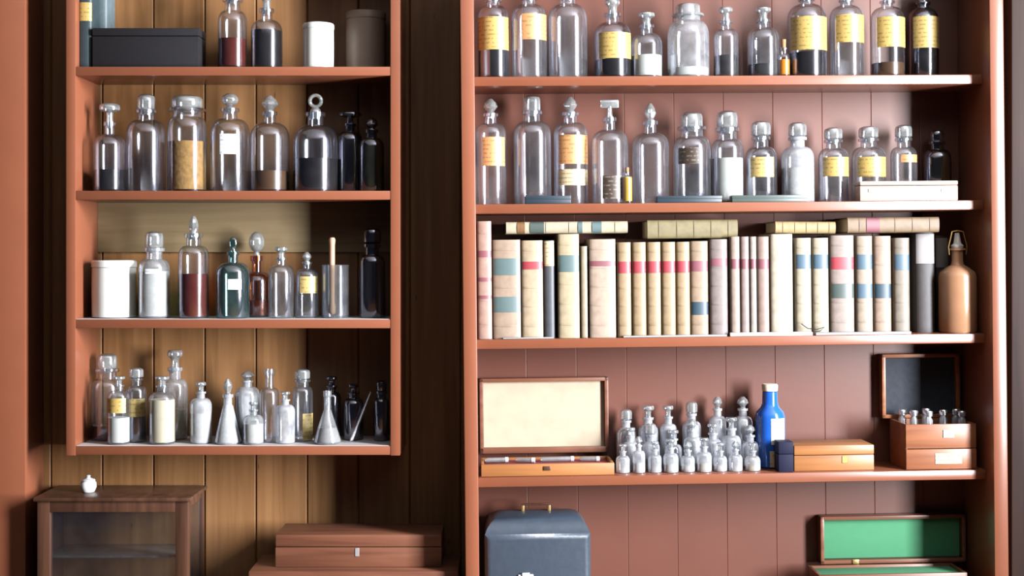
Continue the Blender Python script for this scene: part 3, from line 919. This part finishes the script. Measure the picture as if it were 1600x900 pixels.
book(FB, Y3, 908, 919, 385, 'very thin cream book between two thick cream ones', (208, 192, 162), [], bands=False, d=0.02, **kw)
book(FB, Y3, 921, 963, 374, 'plain thick cream book with brown edges before the matching set', (224, 198, 174), [(408, 416, 'dimred')], **kw)
# five matching slim volumes: one built, four copied
tm = 'slim tan volume with a red label, one of five matching'
first = book(FB, Y3, 965, 987, 379, tm, (206, 176, 134), [(409, 427, 'redlab')], group='five matching slim tan volumes')
for px in (999.5, 1022.5, 1045.5, 1068):
    r = first.copy()
    COL.objects.link(r)
    x = FB.place(px, Y3 + 0.1, 0.012)
    r.matrix_basis = FB.M @ Matrix.Translation((x, 0.012, Y3 + 0.0004))
    for ch in first.children:
        c = ch.copy()
        COL.objects.link(c)
        c.parent = r
book(FB, Y3, 1079.5, 1107.5, 377, 'tan book with a dark teal label low on its spine, after the matching set', (202, 172, 142), [(408, 424, 'dimred'), (472, 492, 'dkteal')], **kw)
book(FB, Y3, 1110, 1138, 374, 'grey-mauve book beside the tan book with the low teal label', (166, 148, 142), [(404, 416, 'dimred')], **kw)
pk = 'thin faded pink-grey volume with a dim red label, one of four together'
for i, (a, b) in enumerate(((1142, 1157), (1158, 1171.5), (1172.5, 1183), (1184, 1203))):
    book(FB, Y3, a, b, 370, pk, [(204, 180, 162), (186, 162, 154), (202, 190, 178), (190, 160, 146)][i], [(405, 420, 'dimred')], bands=False, group='four thin pink-grey volumes')
book(FB, Y3, 1205, 1240, 366, 'thickest plain cream-white book with an unmarked spine', (238, 226, 200), [], bands=False, **kw)
tc_ = 'cream volume with a teal label, one of two alike'
for a, b in ((1244, 1269), (1271, 1296)):
    book(FB, Y3, a, b, 372, tc_, (222, 208, 180), [(398, 420, 'bluelab')], group='two alike cream volumes')
book(FB, Y3, 1299, 1336, 368, 'pink-grey book with a red label above a green one', (188, 168, 156), [(402, 421, 'redlab'), (444, 466, 'slategreen')], **kw)
book(FB, Y3, 1339, 1365, 369, 'book with two blue spine labels near the stoneware bottle end', (204, 184, 160), [(398, 421, 'bluelab'), (444, 466, 'bluelab')], **kw)
book(FB, Y3, 1367, 1394, 369, 'tan book with one dark blue label low on its spine', (204, 174, 150), [(444, 466, 'dkteal')], **kw)
book(FB, Y3, 1398, 1423, 372, 'grey-tan book with a faded blue label, last in the light', (168, 154, 136), [(398, 422, 'bluelab')], **kw)
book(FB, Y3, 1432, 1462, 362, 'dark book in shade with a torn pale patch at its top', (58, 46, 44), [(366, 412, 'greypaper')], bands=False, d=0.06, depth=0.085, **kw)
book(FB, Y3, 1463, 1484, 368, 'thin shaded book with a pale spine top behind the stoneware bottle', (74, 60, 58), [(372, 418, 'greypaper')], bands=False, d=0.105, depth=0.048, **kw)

def lying(fr, x0, x1, y_top, y_bot, label, rgb, labs=(), d=0.02, depth=0.12, tilt=0.0, group='books lying across the upright row'):
    """book lying flat with its spine to the room: labs as (x0, x1, mat) in picture columns"""
    pa, pb = fr.at(x0, y_bot, d), fr.at(x1, y_bot, d)
    th = fr.at(x0, y_top, d).z - fr.at(x0, y_bot, d).z
    L = pb.x - pa.x
    zb = max(pa.z, pb.z) if not tilt else pa.z
    # local book: width along X, height along Z -> turn so that height runs along X
    M = fr.M @ Matrix.Translation((pa.x, d, zb + th / 2)) @ Matrix.Rotation(R(90 + tilt), 4, 'Y')
    t = thing('old_book', label, 'book', M, group)
    k = L / (x1 - x0)
    book_parts(t, th, L, depth, spine_mat(rgb), [((b - x0) * k, (a - x0) * k, m) for a, b, m in labs], True)
    return t
lying(FB, 791, 981, 347, 365.5, 'long cream book lying across the first books with pale green bands', (230, 214, 182), [(808, 820, 'brownlab'), (828, 850, 'slategreen'), (903, 910, 'tealcloth'), (925, 940, 'tealcloth')], d=0.02)
lying(FB, 1012, 1153, 344, 373, 'thick olive-khaki book lying over the matching slim volumes', (168, 152, 106), [], d=0.03)
lying(FB, 1212, 1306, 346, 364.5, 'shortest buff book lying over the thick cream-white one', (216, 186, 128), [], d=0.03, tilt=0.8)
lying(FB, 1325, 1468, 340, 364, 'tan book with a red band lying over the blue-labelled books', (176, 146, 112), [(1354, 1375, 'dimred')], d=0.03)

# stoneware bottle
xs = FB.place(1497, Y3, 0.052)
s_ = FB.dist((xs, 0.055, Y3)) / F
rs = 29 * s_
Hn = FB.at(1501, 388, 0.055).z - Y3
hb = FB.at(1501, 418, 0.055).z - Y3
t = thing('stoneware_bottle', 'brown glazed stoneware bottle with a wire-bound stopper after the books', 'bottle', FB.M @ Matrix.Translation((xs, 0.052, Y3 + 0.0004)))
link('bottle_body', lathe(bmesh.new(), [(0, 0.002), (rs * 0.92, 0), (rs, 0.005), (rs, hb * 0.86), (rs * 0.93, hb * 0.93), (rs * 0.6, hb * 1.0), (rs * 0.36, hb * 1.04), (rs * 0.3, hb * 1.10), (rs * 0.30, Hn - 0.006), (rs * 0.42, Hn - 0.005), (rs * 0.42, Hn), (0, Hn)], 32), 'stone', t)
Ht = FB.at(1501, 362, 0.055).z - Y3
link('stopper', lathe(bmesh.new(), [(0, Hn + 0.0003), (rs * 0.3, Hn + 0.0003), (rs * 0.34, Hn + 0.006), (rs * 0.2, Hn + 0.012), (rs * 0.12, Ht - 0.004), (0, Ht - 0.003)], 16), 'porcelain', t)
bm = bmesh.new()
tube(bm, [(-rs * 0.45, -0.002, Hn - 0.016), (-rs * 0.5, -0.003, Hn + 0.004), (-rs * 0.3, -0.003, Ht), (0, -0.003, Ht + 0.002), (rs * 0.3, -0.003, Ht), (rs * 0.5, -0.003, Hn + 0.004), (rs * 0.45, -0.002, Hn - 0.016)], 0.0013, 8)
link('wire_bail', bm, 'brass', t)

# ------------------------------------------------------------------ BOOKCASE, FOURTH SHELF: open case, vials, blue bottle, boxes
xa_, xb_ = FB.place(752, Y4, 0.012), FB.place(960, Y4, 0.012)
hw = (xb_ - xa_) / 2
Hb = FB.at(856, 725, 0.012).z - Y4
DP = 0.115
t = thing('open_wooden_case', 'open wooden case with its cream-lined lid raised, on the fourth bookcase shelf', 'case', FB.M @ Matrix.Translation(((xa_ + xb_) / 2, 0.012, Y4 + 0.0004)))
wl = 0.007
bm = bmesh.new()
box(bm, -hw, hw, 0, wl, 0, Hb, 0.0015)
box(bm, -hw, hw, DP - wl, DP, 0, Hb, 0.0015)
box(bm, -hw, -hw + wl, wl, DP - wl, 0, Hb, 0.001)
box(bm, hw - wl, hw, wl, DP - wl, 0, Hb, 0.001)
box(bm, -hw + wl, hw - wl, wl, DP - wl, 0, 0.005)
link('case_body', bm, 'oak', t)
bm = bmesh.new(); box(bm, -hw + wl + 0.0005, hw - wl - 0.0005, wl + 0.0005, DP - wl - 0.0005, 0.0052, Hb - 0.006, 0.001)
link('velvet_lining', bm, 'velvet', t)
bm = bmesh.new(); box(bm, -0.011, 0.006, -0.002, 0.001, Hb * 0.45, Hb * 0.8, 0.0008)
link('lock_plate', bm, 'mahogany_dark', t)
# lid
lid0 = FB.at(850, 708, DP + 0.016).z - Y4
lid1 = FB.at(850, 591, DP + 0.016).z - Y4
lx0 = FB.place(750, Y4 + 0.1, DP) - (xa_ + xb_) / 2
lx1 = FB.place(952, Y4 + 0.1, DP) - (xa_ + xb_) / 2
ly = DP + 0.004
bm = bmesh.new()
fw = 0.009
for (a, b, c, d_) in ((lx0, lx1, lid1 - fw, lid1), (lx0, lx1, lid0, lid0 + fw * 1.6), (lx0, lx0 + fw, lid0, lid1), (lx1 - fw, lx1, lid0, lid1)):
    box(bm, a, b, ly, ly + 0.026, c, d_, 0.0012)
box(bm, lx0 + fw, lx1 - fw, ly + 0.02, ly + 0.026, lid0, lid1)
lid = link('lid', bm, 'mahogany', t)
bm = bmesh.new(); box(bm, lx0 + fw + 0.0005, lx1 - fw - 0.0005, ly + 0.010, ly + 0.0195, lid0 + fw * 1.6, lid1 - fw - 0.0005)
link('paper_lining', bm, 'lining', lid)
for i, px in enumerate((775, 815, 880, 910)):
    pass
CASE_X = (xa_ + xb_) / 2
def tubevial(x, z, L, ry, label, cap='whitemetal', r=0.006):
    M = FB.M @ Matrix.Translation((x, 0.012 + DP * 0.55, z)) @ Matrix.Rotation(R(ry), 4, 'Z') @ Matrix.Rotation(R(90), 4, 'Y')
    tt = thing('glass_tube', label, 'tube', M, 'glass tubes lying in the open case')
    link('tube_glass', lathe(bmesh.new(), [(0, 0), (r * 0.7, 0.001), (r, 0.005), (r, L), (r * 0.8, L), (r * 0.8, 0.006), (0, 0.004)], 16), 'frost', tt)
    link('cap', lathe(bmesh.new(), [(0, L + 0.0004), (r * 1.1, L + 0.0004), (r * 1.1, L + 0.008), (0, L + 0.009)], 16), cap, tt)
for i, (dx, L, ry, lb) in enumerate(((-0.150, 0.050, 6, 'white glass tube lying in the open case at the cabinet end'), (-0.075, 0.040, -12, 'short glass tube lying second along the open case'),
                                   (-0.015, 0.075, 4, 'longest pale green-white tube lying mid-way in the open case'), (0.082, 0.04, -6, 'glass tube lying by the bare red velvet end of the open case'))):
    tubevial(CASE_X + dx, Y4 + 0.0004 + Hb - 0.006 + 0.0068, L, ry, lb)

# little bottles
K4 = 'little glass bottles crowded on the fourth bookcase shelf'
rows = [
    # back row
    (963, 994, 640, 668, 0.122, 'wide', None), (997, 1029, 634, 664, 0.124, 'flat', None), (1031, 1058, 634, 662, 0.122, 'flat', None), (1066, 1096, 628, 658, 0.124, 'wide', None),
    (1108, 1135, 620, 650, 0.122, 'lapid', None), (1146, 1176, 620, 650, 0.124, 'lapid', None),
    # middle row
    (972, 998, 668, 690, 0.088, 'flat', None), (1003, 1031, 662, 690, 0.090, 'wide', 'darkliq'), (1038, 1066, 672, 694, 0.088, 'flat', 'white'), (1068, 1096, 655, 682, 0.090, 'lapid', 'white'),
    (1100, 1128, 662, 686, 0.088, 'flat', 'white'), (1128, 1158, 652, 680, 0.090, 'flat', None), (1158, 1186, 664, 690, 0.088, 'lapid', 'white'),
    # front row
    (962, 984, 694, 712, 0.045, 'flat', None), (988, 1008, 682, 704, 0.042, 'lapid', 'white'), (1012, 1034, 690, 710, 0.045, 'flat', None), (1036, 1060, 686, 708, 0.040, 'flat', 'white'),
    (1063, 1086, 690, 712, 0.045, 'lapid', 'white'), (1088, 1112, 684, 706, 0.040, 'flat', 'cream'), (1114, 1136, 692, 712, 0.045, 'flat', 'white'), (1138, 1160, 690, 710, 0.042, 'lapid', None), (1163, 1188, 692, 712, 0.045, 'flat', 'yellowliq'),
]
rown = ['back row'] * 6 + ['middle row'] * 7 + ['front row'] * 9
ordn = ['first', 'second', 'third', 'fourth', 'fifth', 'sixth', 'seventh', 'eighth', 'ninth']
cdesc = {None: 'clear', 'white': 'white-filled', 'darkliq': 'dark-filled', 'cream': 'cream-filled', 'yellowliq': 'yellow-filled'}
cnt = {}
for (a, b, yt, ys, d_, st, ct), rn_ in zip(rows, rown):
    k = cnt[rn_] = cnt.get(rn_, -1) + 1
    bottle(FB, Y4, a, b, yt, ys, 'tiny %s bottle, %s in the %s from the open case towards the blue bottle' % (cdesc[ct], ordn[k], rn_), st, (b - a) * 0.6, (b - a) * 0.42,
           g='vial', cont=(ys + (742 - ys) * 0.5, ct) if ct else None, d=d_, group=K4, name='tiny_bottle', seg=18)

# blue bottle
xs = FB.place(1204, Y4, 0.095)
s_ = FB.dist((xs, 0.095, Y4)) / F
rs = 23 * s_
zz = lambda py: FB.at(1204, py, 0.095).z - Y4
t = thing('blue_bottle', 'cobalt blue bottle with a cream cap and worn white label', 'bottle', FB.M @ Matrix.Translation((xs, 0.095, Y4 + 0.0004)))
link('bottle_body', lathe(bmesh.new(), [(0, 0.002), (rs * 0.9, 0), (rs, 0.004), (rs, zz(652)), (rs * 0.92, zz(644)), (rs * 0.62, zz(636)), (rs * 0.52, zz(630)), (rs * 0.50, zz(612)), (rs * 0.4, zz(611)), (0, zz(611))], 32), 'cobalt', t)
link('cap', lathe(bmesh.new(), [(0, zz(611) + 0.0004), (rs * 0.52, zz(611) + 0.0004), (rs * 0.54, zz(602)), (rs * 0.48, zz(600)), (0, zz(600))], 24), 'cream', t)
link('paper_label', patch(bmesh.new(), rs * 1.004, zz(692), zz(652), R(22), 0.55), 'whitelab', t)
link('paper_label', patch(bmesh.new(), rs * 1.004, 0.004, zz(702), R(2), 0.3), 'creamlab', t)
flatbox(FB, Y4, 1217, 1240, 691, 0.01, 0.055, 'navy', 'dark_block', 'small near-black navy block between the blue bottle and the low wooden box', 'box', 0.6, bev=0.001)  # near-black block filling the gap beside the bottle

# low wooden box
t = flatbox(FB, Y4, 1241, 1366, 696, 0.02, 0.12, 'oak', 'wooden_box', 'low orange-brown closed box between the blue bottle and the open chest', 'box', 0.62)
xx = FB.place(1320, Y4, 0.02) - (FB.I @ t.matrix_basis.translation).x
zc = FB.at(1320, 718, 0.02).z - Y4
bm = bmesh.new(); box(bm, xx - 0.007, xx + 0.007, -0.0015, 0.001, zc - 0.009, zc + 0.009, 0.0007, 1)
link('lock_plate', bm, 'brass', t)

# medicine chest, lid raised
d0, d1 = 0.012, 0.134
xa_, xb_ = FB.place(1416, Y4, d0), FB.place(1526, Y4, d0)
xm = (xa_ + xb_) / 2
hw = (xb_ - xa_) / 2
H = FB.at(1470, 663, d0).z - Y4
t = thing('medicine_chest', 'wooden medicine chest with raised navy-lined lid and a labelled drawer', 'chest', FB.M @ Matrix.Translation((xm, d0, Y4 + 0.0004)))
dp = d1 - d0
zs_ = H * 0.46
wl = 0.006
bm = bmesh.new()
box(bm, -hw, hw, 0, wl, zs_ + 0.001, H, 0.0012)
box(bm, -hw, hw, dp - wl, dp, 0, H, 0.0012)
box(bm, -hw, -hw + wl, wl, dp - wl, 0, H, 0.001)
box(bm, hw - wl, hw, wl, dp - wl, 0, H, 0.001)
box(bm, -hw + wl, hw - wl, wl, dp - wl, 0, 0.004)
box(bm, -hw + wl, hw - wl, wl, dp - wl, zs_, zs_ + 0.004)
link('chest_body', bm, 'chestwood', t)
bm = bmesh.new(); box(bm, -hw, hw, -0.001, wl, 0.001, zs_ - 0.001, 0.0015)
dr = link('drawer', bm, 'chestwood', t)
def plate(par, px0, px1, py0, py1, mt, name):
    a_, b_ = FB.place(px0, Y4, d0) - xm, FB.place(px1, Y4, d0) - xm
    za, zb = FB.at(1480, py1, d0).z - Y4, FB.at(1480, py0, d0).z - Y4
    bm = bmesh.new(); box(bm, a_, b_, -0.0022, 0.0005, za, zb, 0.0006, 1)
    link(name, bm, mt, par)
plate(dr, 1461, 1503, 708, 725, 'creamlab', 'paper_label')
plate(t, 1474, 1491, 672, 684, 'whitelab', 'paper_label')
yl = dp - 0.004
la, lb_ = FB.place(1378, Y4 + 0.15, d1) - xm, FB.place(1499, Y4 + 0.15, d1) - xm
z_a, z_b = H + 0.001, FB.at(1445, 553, d1).z - Y4
la = max(la, -hw - 0.03)
bm = bmesh.new()
fw = 0.009
for (a, b, c, d_) in ((la, lb_, z_b - fw, z_b), (la, lb_, z_a, z_a + fw), (la, la + fw, z_a, z_b), (lb_ - fw, lb_, z_a, z_b)):
    box(bm, a, b, yl, yl + 0.028, c, d_, 0.0012)
box(bm, la + fw, lb_ - fw, yl + 0.022, yl + 0.028, z_a, z_b)
lid = link('lid', bm, 'chestwood', t)
bm = bmesh.new(); box(bm, la + fw + 0.0005, lb_ - fw - 0.0005, yl + 0.012, yl + 0.0215, z_a + fw + 0.0005, z_b - fw - 0.0005)
link('velvet_lining', bm, 'navyvelvet', lid)
# phials in the chest
K5 = 'capped phials standing in the medicine chest'
zin = Y4 + zs_ + 0.0052
pos = [(1410, 640, 0.112, 'first'), (1428, 641, 0.088, 'second'), (1447, 638, 0.108, 'third'), (1451, 642, 0.062, 'fourth'), (1474, 640, 0.085, 'fifth'), (1500, 639, 0.100, 'sixth'), (1507, 642, 0.060, 'seventh')]
for px, yt, d_, od in pos:
    x = FB.place(px, zin + 0.04, d_)
    x = min(max(x, xm - hw + wl + 0.011), xm + hw - wl - 0.011)
    h = FB.at(px, yt, d_).z - zin
    tt = thing('medicine_phial', 'silver-capped phial, %s counted along the open medicine chest from the blue bottle side' % od, 'phial', FB.M @ Matrix.Translation((x, d_, zin)), K5)
    r_ = 0.0100
    link('phial_glass', lathe(bmesh.new(), [(0, 0.001), (r_ * 0.85, 0), (r_, 0.002), (r_, h * 0.72), (r_ * 0.65, h * 0.8), (r_ * 0.6, h * 0.84), (0, h * 0.84)], 18), 'vial', tt)
    link('cap', lathe(bmesh.new(), [(0, h * 0.842), (r_ * 0.95, h * 0.842), (r_ * 0.98, h * 0.97), (r_ * 0.85, h), (0, h)], 18), 'steel', tt)

# loose papers along the book shelf edge: thin sheets lying in front of the books
slabthing(FB, Y3 - 0.0, 786, 865, 527.5, 0.0015, 0.0105, 'greypaper', 'paper_strip', 'grey paper strip lying before the thick tan and cream books', 'paper', None, False)
slabthing(FB, Y3, 974, 1136, 524.0, 0.0015, 0.0105, 'greypaper', 'paper_strip', 'long grey paper strip lying before the five matching volumes', 'paper', None, False)
slabthing(FB, Y3, 1141, 1270, 519.5, 0.0015, 0.0105, 'creampaper', 'paper_strip', 'pale paper strip lying before the thick cream-white book', 'paper', None, False)
slabthing(FB, Y3, 1275, 1424, 519.0, 0.0015, 0.0105, 'greypaper', 'paper_strip', 'grey paper strip lying before the blue-labelled books', 'paper', None, False)
pts = [FB.at(1252, 506, 0.004), FB.at(1262, 513, 0.001), FB.at(1276, 515, 0.0), FB.at(1288, 511, 0.002), FB.at(1282, 517, -0.001), FB.at(1270, 518.5, 0.0)]
bm = bmesh.new(); tube(bm, pts, 0.0011, 6)
o = link('bent_wire', bm, 'black', None, FB.M.copy())
tag(o, 'thin bent dark wire resting on the pale paper before the cream books', 'wire')

# ------------------------------------------------------------------ BOOKCASE, LOWEST SHELF IN VIEW
# rounded carrying case
d0, d1 = 0.01, 0.156
xa_, xb_ = FB.place(757, Y5 + 0.1, d0), FB.place(924, Y5 + 0.1, d0)
xm, hw = (xa_ + xb_) / 2, (xb_ - xa_) / 2
H = FB.at(840, 800, 0.07).z - Y5
t = thing('carrying_case', 'slate blue round-cornered carrying case with a top handle on the lowest shelf', 'case', FB.M @ Matrix.Translation((xm, d0, Y5 + 0.0004)))
bm = bmesh.new()
r = bmesh.ops.create_cube(bm, size=1.0)
for v in r['verts']:
    v.co = Vector((v.co.x * 2 * hw, (v.co.y + 0.5) * (d1 - d0), 0.05 + (v.co.z + 0.5) * (H - 0.05)))
top = [e for e in bm.edges if all(v.co.z > H - 1e-4 for v in e.verts)]
bmesh.ops.bevel(bm, geom=top, offset=0.056, segments=6, affect='EDGES', profile=0.5)
vert = [e for e in bm.edges if abs(e.verts[0].co.x - e.verts[1].co.x) < 1e-5 and abs(e.verts[0].co.y - e.verts[1].co.y) < 1e-5 and abs(e.verts[0].co.z - e.verts[1].co.z) > 0.03]
bmesh.ops.bevel(bm, geom=vert, offset=0.016, segments=4, affect='EDGES', profile=0.5)
link('case_cover', bm, 'casecloth', t)
bm = bmesh.new(); box(bm, -hw, hw, 0.0, d1 - d0, 0, 0.049, 0.006, 3)
link('case_base', bm, 'casecloth', t)
hx0, hx1 = FB.place(817, Y5 + H, 0.08) - xm, FB.place(858, Y5 + H, 0.08) - xm
zh = FB.at(840, 789, 0.08).z - Y5
for hx in (hx0, hx1):
    bm = bmesh.new(); box(bm, hx - 0.0035, hx + 0.0035, 0.072, 0.086, H - 0.003, zh - 0.002, 0.001)
    link('handle_post', bm, 'brass', t)
bm = bmesh.new(); tube(bm, [(hx0 - 0.004, 0.079, zh - 0.002), (hx0 + 0.004, 0.079, zh), (hx1 - 0.004, 0.079, zh), (hx1 + 0.004, 0.079, zh - 0.002)], 0.0028, 10)
link('handle', bm, 'mahogany_dark', t)
lx_, lz_ = FB.place(822, Y5, d0) - xm, FB.at(822, 900, d0).z - Y5
bm = bmesh.new()
box(bm, lx_ - 0.018, lx_ + 0.018, -0.005, 0.002, lz_ - 0.012, lz_ + 0.004, 0.0015)
box(bm, lx_ - 0.009, lx_ + 0.009, -0.0085, -0.004, lz_ - 0.02, lz_ + 0.009, 0.0015)
link('latch', bm, 'whitemetal', t)

# box with green felt
d0, d1 = 0.015, 0.12
xa_, xb_ = FB.place(1280, Y5, d0), FB.place(1512, Y5, d0)
xm, hw = (xa_ + xb_) / 2, (xb_ - xa_) / 2
H = FB.at(1400, 897, d0).z - Y5
t = thing('felt_lined_box', 'open wooden box lined with green felt, lid raised, on the lowest shelf', 'box', FB.M @ Matrix.Translation((xm, d0, Y5 + 0.0004)))
dp = d1 - d0
wl = 0.008
bm = bmesh.new()
box(bm, -hw, hw, 0, wl, 0, H, 0.0015)
box(bm, -hw, hw, dp - wl, dp, 0, H, 0.0015)
box(bm, -hw, -hw + wl, wl, dp - wl, 0, H, 0.001)
box(bm, hw - wl, hw, wl, dp - wl, 0, H, 0.001)
box(bm, -hw + wl, hw - wl, wl, dp - wl, 0, 0.005)
link('box_body', bm, 'mahogany', t)
bm = bmesh.new(); box(bm, -hw + wl + 0.0005, hw - wl - 0.0005, wl + 0.0005, dp - wl - 0.0005, 0.0052, H - 0.006, 0.001)
link('felt_lining', bm, 'felt', t)
ly = dp + 0.002
la, lb_ = FB.place(1283, Y5 + 0.1, d1) - xm, FB.place(1510, Y5 + 0.1, d1) - xm
z_a, z_b = H + 0.001, FB.at(1400, 805, d1 + 0.01).z - Y5
bm = bmesh.new()
fw = 0.009
for (a, b, c, d_) in ((la, lb_, z_b - fw, z_b), (la, lb_, z_a, z_a + fw), (la, la + fw, z_a, z_b), (lb_ - fw, lb_, z_a, z_b)):
    box(bm, a, b, ly, ly + 0.034, c, d_, 0.0012)
box(bm, la + fw, lb_ - fw, ly + 0.028, ly + 0.034, z_a, z_b)
lid = link('lid', bm, 'mahogany', t)
bm = bmesh.new(); box(bm, la + fw + 0.0005, lb_ - fw - 0.0005, ly + 0.016, ly + 0.0275, z_a + fw + 0.0005, z_b - fw - 0.0005, 0.003)
link('felt_lining', bm, 'felt', lid)
xx = FB.place(1337, Y5 + 0.1, d1) - xm
bm = bmesh.new(); box(bm, xx - 0.008, xx + 0.008, ly - 0.003, ly + 0.001, z_a, z_a + 0.011, 0.001)
link('catch', bm, 'brass', t)

# ------------------------------------------------------------------ BELOW THE CABINET
ZC = cz(965, -0.05)
# sideboard carrying the display case and boxes
t = thing('sideboard', 'plain wooden sideboard under the display case and stacked boxes', 'sideboard', Matrix.Translation((-0.62, 0, 0)))
bm = bmesh.new(); box(bm, -0.545, 0.45, -0.16, WALLY - 0.004, ZC - 0.03, ZC, 0.003)
link('tabletop', bm, 'mahogany', t)
bm = bmesh.new(); box(bm, -0.52, 0.43, -0.13, WALLY - 0.01, ZC - 0.16, ZC - 0.031, 0.003)
link('apron', bm, 'mahogany', t)
for lx in (-0.5, 0.41):
    for ly in (-0.11, 0.14):
        bm = bmesh.new(); box(bm, lx - 0.02, lx + 0.02, ly - 0.02, ly + 0.02, 0.001, ZC - 0.161, 0.003)
        link('leg', bm, 'mahogany', t)

# display case
d0, d1 = 0.0, 0.168
xa_, xb_ = FC.at(58, 800, d0).x, FC.at(294, 800, d0).x
xm, hw = (xa_ + xb_) / 2, (xb_ - xa_) / 2
H = cz(777, d0) - ZC
t = thing('display_case', 'small glazed wooden display case standing below the wall cabinet', 'case', Matrix.Translation((xm, d0, ZC + 0.0004)))
bm = bmesh.new()
box(bm, -hw - 0.008, hw + 0.008, -0.008, d1, H - 0.010, H, 0.003)
link('top_panel', bm, 'mahogany_dark', t)
fwl = 20 * 3.2 / F
bm = bmesh.new()
zt_ = H - 0.0105
box(bm, -hw, -hw + fwl, 0, 0.022, 0, zt_, 0.0015)
box(bm, hw - fwl, hw, 0, 0.022, 0, zt_, 0.0015)
box(bm, -hw + fwl, hw - fwl, 0, 0.022, zt_ - 0.026, zt_, 0.0015)
box(bm, -hw + fwl, hw - fwl, 0, 0.022, 0, 0.03, 0.0015)
link('door_frame', bm, 'mahogany_dark', t)
bm = bmesh.new(); box(bm, -hw + fwl - 0.003, hw - fwl + 0.003, 0.009, 0.012, 0.027, zt_ - 0.023)
link('glass_pane', bm, 'pane', t)
bm = bmesh.new()
box(bm, hw - 0.014, hw, d1 - 0.016, d1, 0, zt_, 0.001)
box(bm, hw - 0.014, hw, 0.0225, d1 - 0.016, 0, 0.03, 0.001)
box(bm, hw - 0.014, hw, 0.0225, d1 - 0.016, zt_ - 0.016, zt_, 0.001)
link('side_frame', bm, 'mahogany_dark', t)
bm = bmesh.new(); box(bm, hw - 0.008, hw - 0.005, 0.021, d1 - 0.014, 0.026, zt_ - 0.014)
link('glass_pane', bm, 'pane', t)
bm = bmesh.new(); box(bm, -hw, -hw + 0.008, 0.0225, d1, 0, zt_, 0.001)
link('side_panel', bm, 'mahogany_dark', t)
bm = bmesh.new(); box(bm, -hw + 0.0085, hw - 0.0145, d1 - 0.006, d1, 0, zt_)
link('back_panel', bm, 'pine', t)
bm = bmesh.new(); box(bm, -hw + 0.009, hw - 0.015, 0.0225, d1 - 0.0065, 0, 0.012)
link('bottom_panel', bm, 'mahogany_dark', t)
zsh = cz(861, 0.08) - ZC
bm = bmesh.new(); box(bm, -hw + 0.009, hw - 0.015, 0.03, d1 - 0.007, zsh - 0.006, zsh, 0.001)
link('glass_shelf', bm, 'frost', t)
bm = bmesh.new(); box(bm, -hw + 0.012, -hw + 0.020, 0.026, 0.034, 0.0125, zt_ - 0.001, 0.001)
link('shelf_support', bm, 'greypaper', t)
# little porcelain pot on the display case
xs = FC.at(138, 770, 0.07).x
zt2 = ZC + H + 0.0008
hp = FC.at(138, 742, 0.07).z - zt2
rp_ = 12.5 * 3.27 / F
t = thing('porcelain_pot', 'small white porcelain pot on top of the display case', 'pot', Matrix.Translation((xs, 0.07, zt2)))
link('pot_body', lathe(bmesh.new(), [(0, 0.001), (rp_ * 0.7, 0), (rp_ * 0.8, 0.002), (rp_, hp * 0.3), (rp_ * 0.95, hp * 0.55), (rp_ * 0.75, hp * 0.66), (rp_ * 0.6, hp * 0.66), (0, hp * 0.6)], 24), 'porcelain', t)
link('lid', lathe(bmesh.new(), [(0, hp * 0.67), (rp_ * 0.85, hp * 0.67), (rp_ * 0.8, hp * 0.74), (rp_ * 0.3, hp * 0.82), (rp_ * 0.22, hp * 0.88), (rp_ * 0.3, hp * 0.95), (rp_ * 0.15, hp), (0, hp)], 24), 'whitemetal', t)

# stacked boxes
def chestbox(x0, x1, y_top, y_bot, d0, d1, label, mt, seam, lockpx=None, zb=None):
    xa_, xb_ = FC.at(x0, y_top, d0).x, FC.at(x1, y_top, d0).x
    xm, hw = (xa_ + xb_) / 2, (xb_ - xa_) / 2
    zb = cz(y_bot, d0) if zb is None else zb
    H = cz(y_top, d0) - zb
    t = thing('wooden_box', label, 'box', Matrix.Translation((xm, d0, zb + 0.0004)), 'stacked mahogany boxes')
    hs = H * seam
    bm = bmesh.new(); box(bm, -hw, hw, 0, d1 - d0, 0, hs - 0.0007, 0.002)
    link('box_body', bm, mt, t)
    bm = bmesh.new()
    box(bm, -hw, hw, 0, d1 - d0, hs + 0.0007, H, 0.003)
    link('lid', bm, mt, t)
    if lockpx:
        xx = FC.at(lockpx, y_top, d0).x - xm
        bm = bmesh.new(); box(bm, xx - 0.005, xx + 0.005, -0.0014, 0.001, hs - 0.022, hs - 0.002, 0.0006, 1)
        link('lock_plate', bm, 'greypaper', t)
    return cz(y_top, d0)
ztop = chestbox(388, 716, 893, 962, -0.05, 0.13, 'wide mahogany box on the sideboard, lower of the stacked two', 'mahogany', 0.6, 555, zb=ZC)
chestbox(430, 690, 836, 893, -0.010, 0.13, 'mahogany box with a small lock plate, upper of the stacked two', 'mahogany', 0.62, 558, zb=ztop + 0.0004)
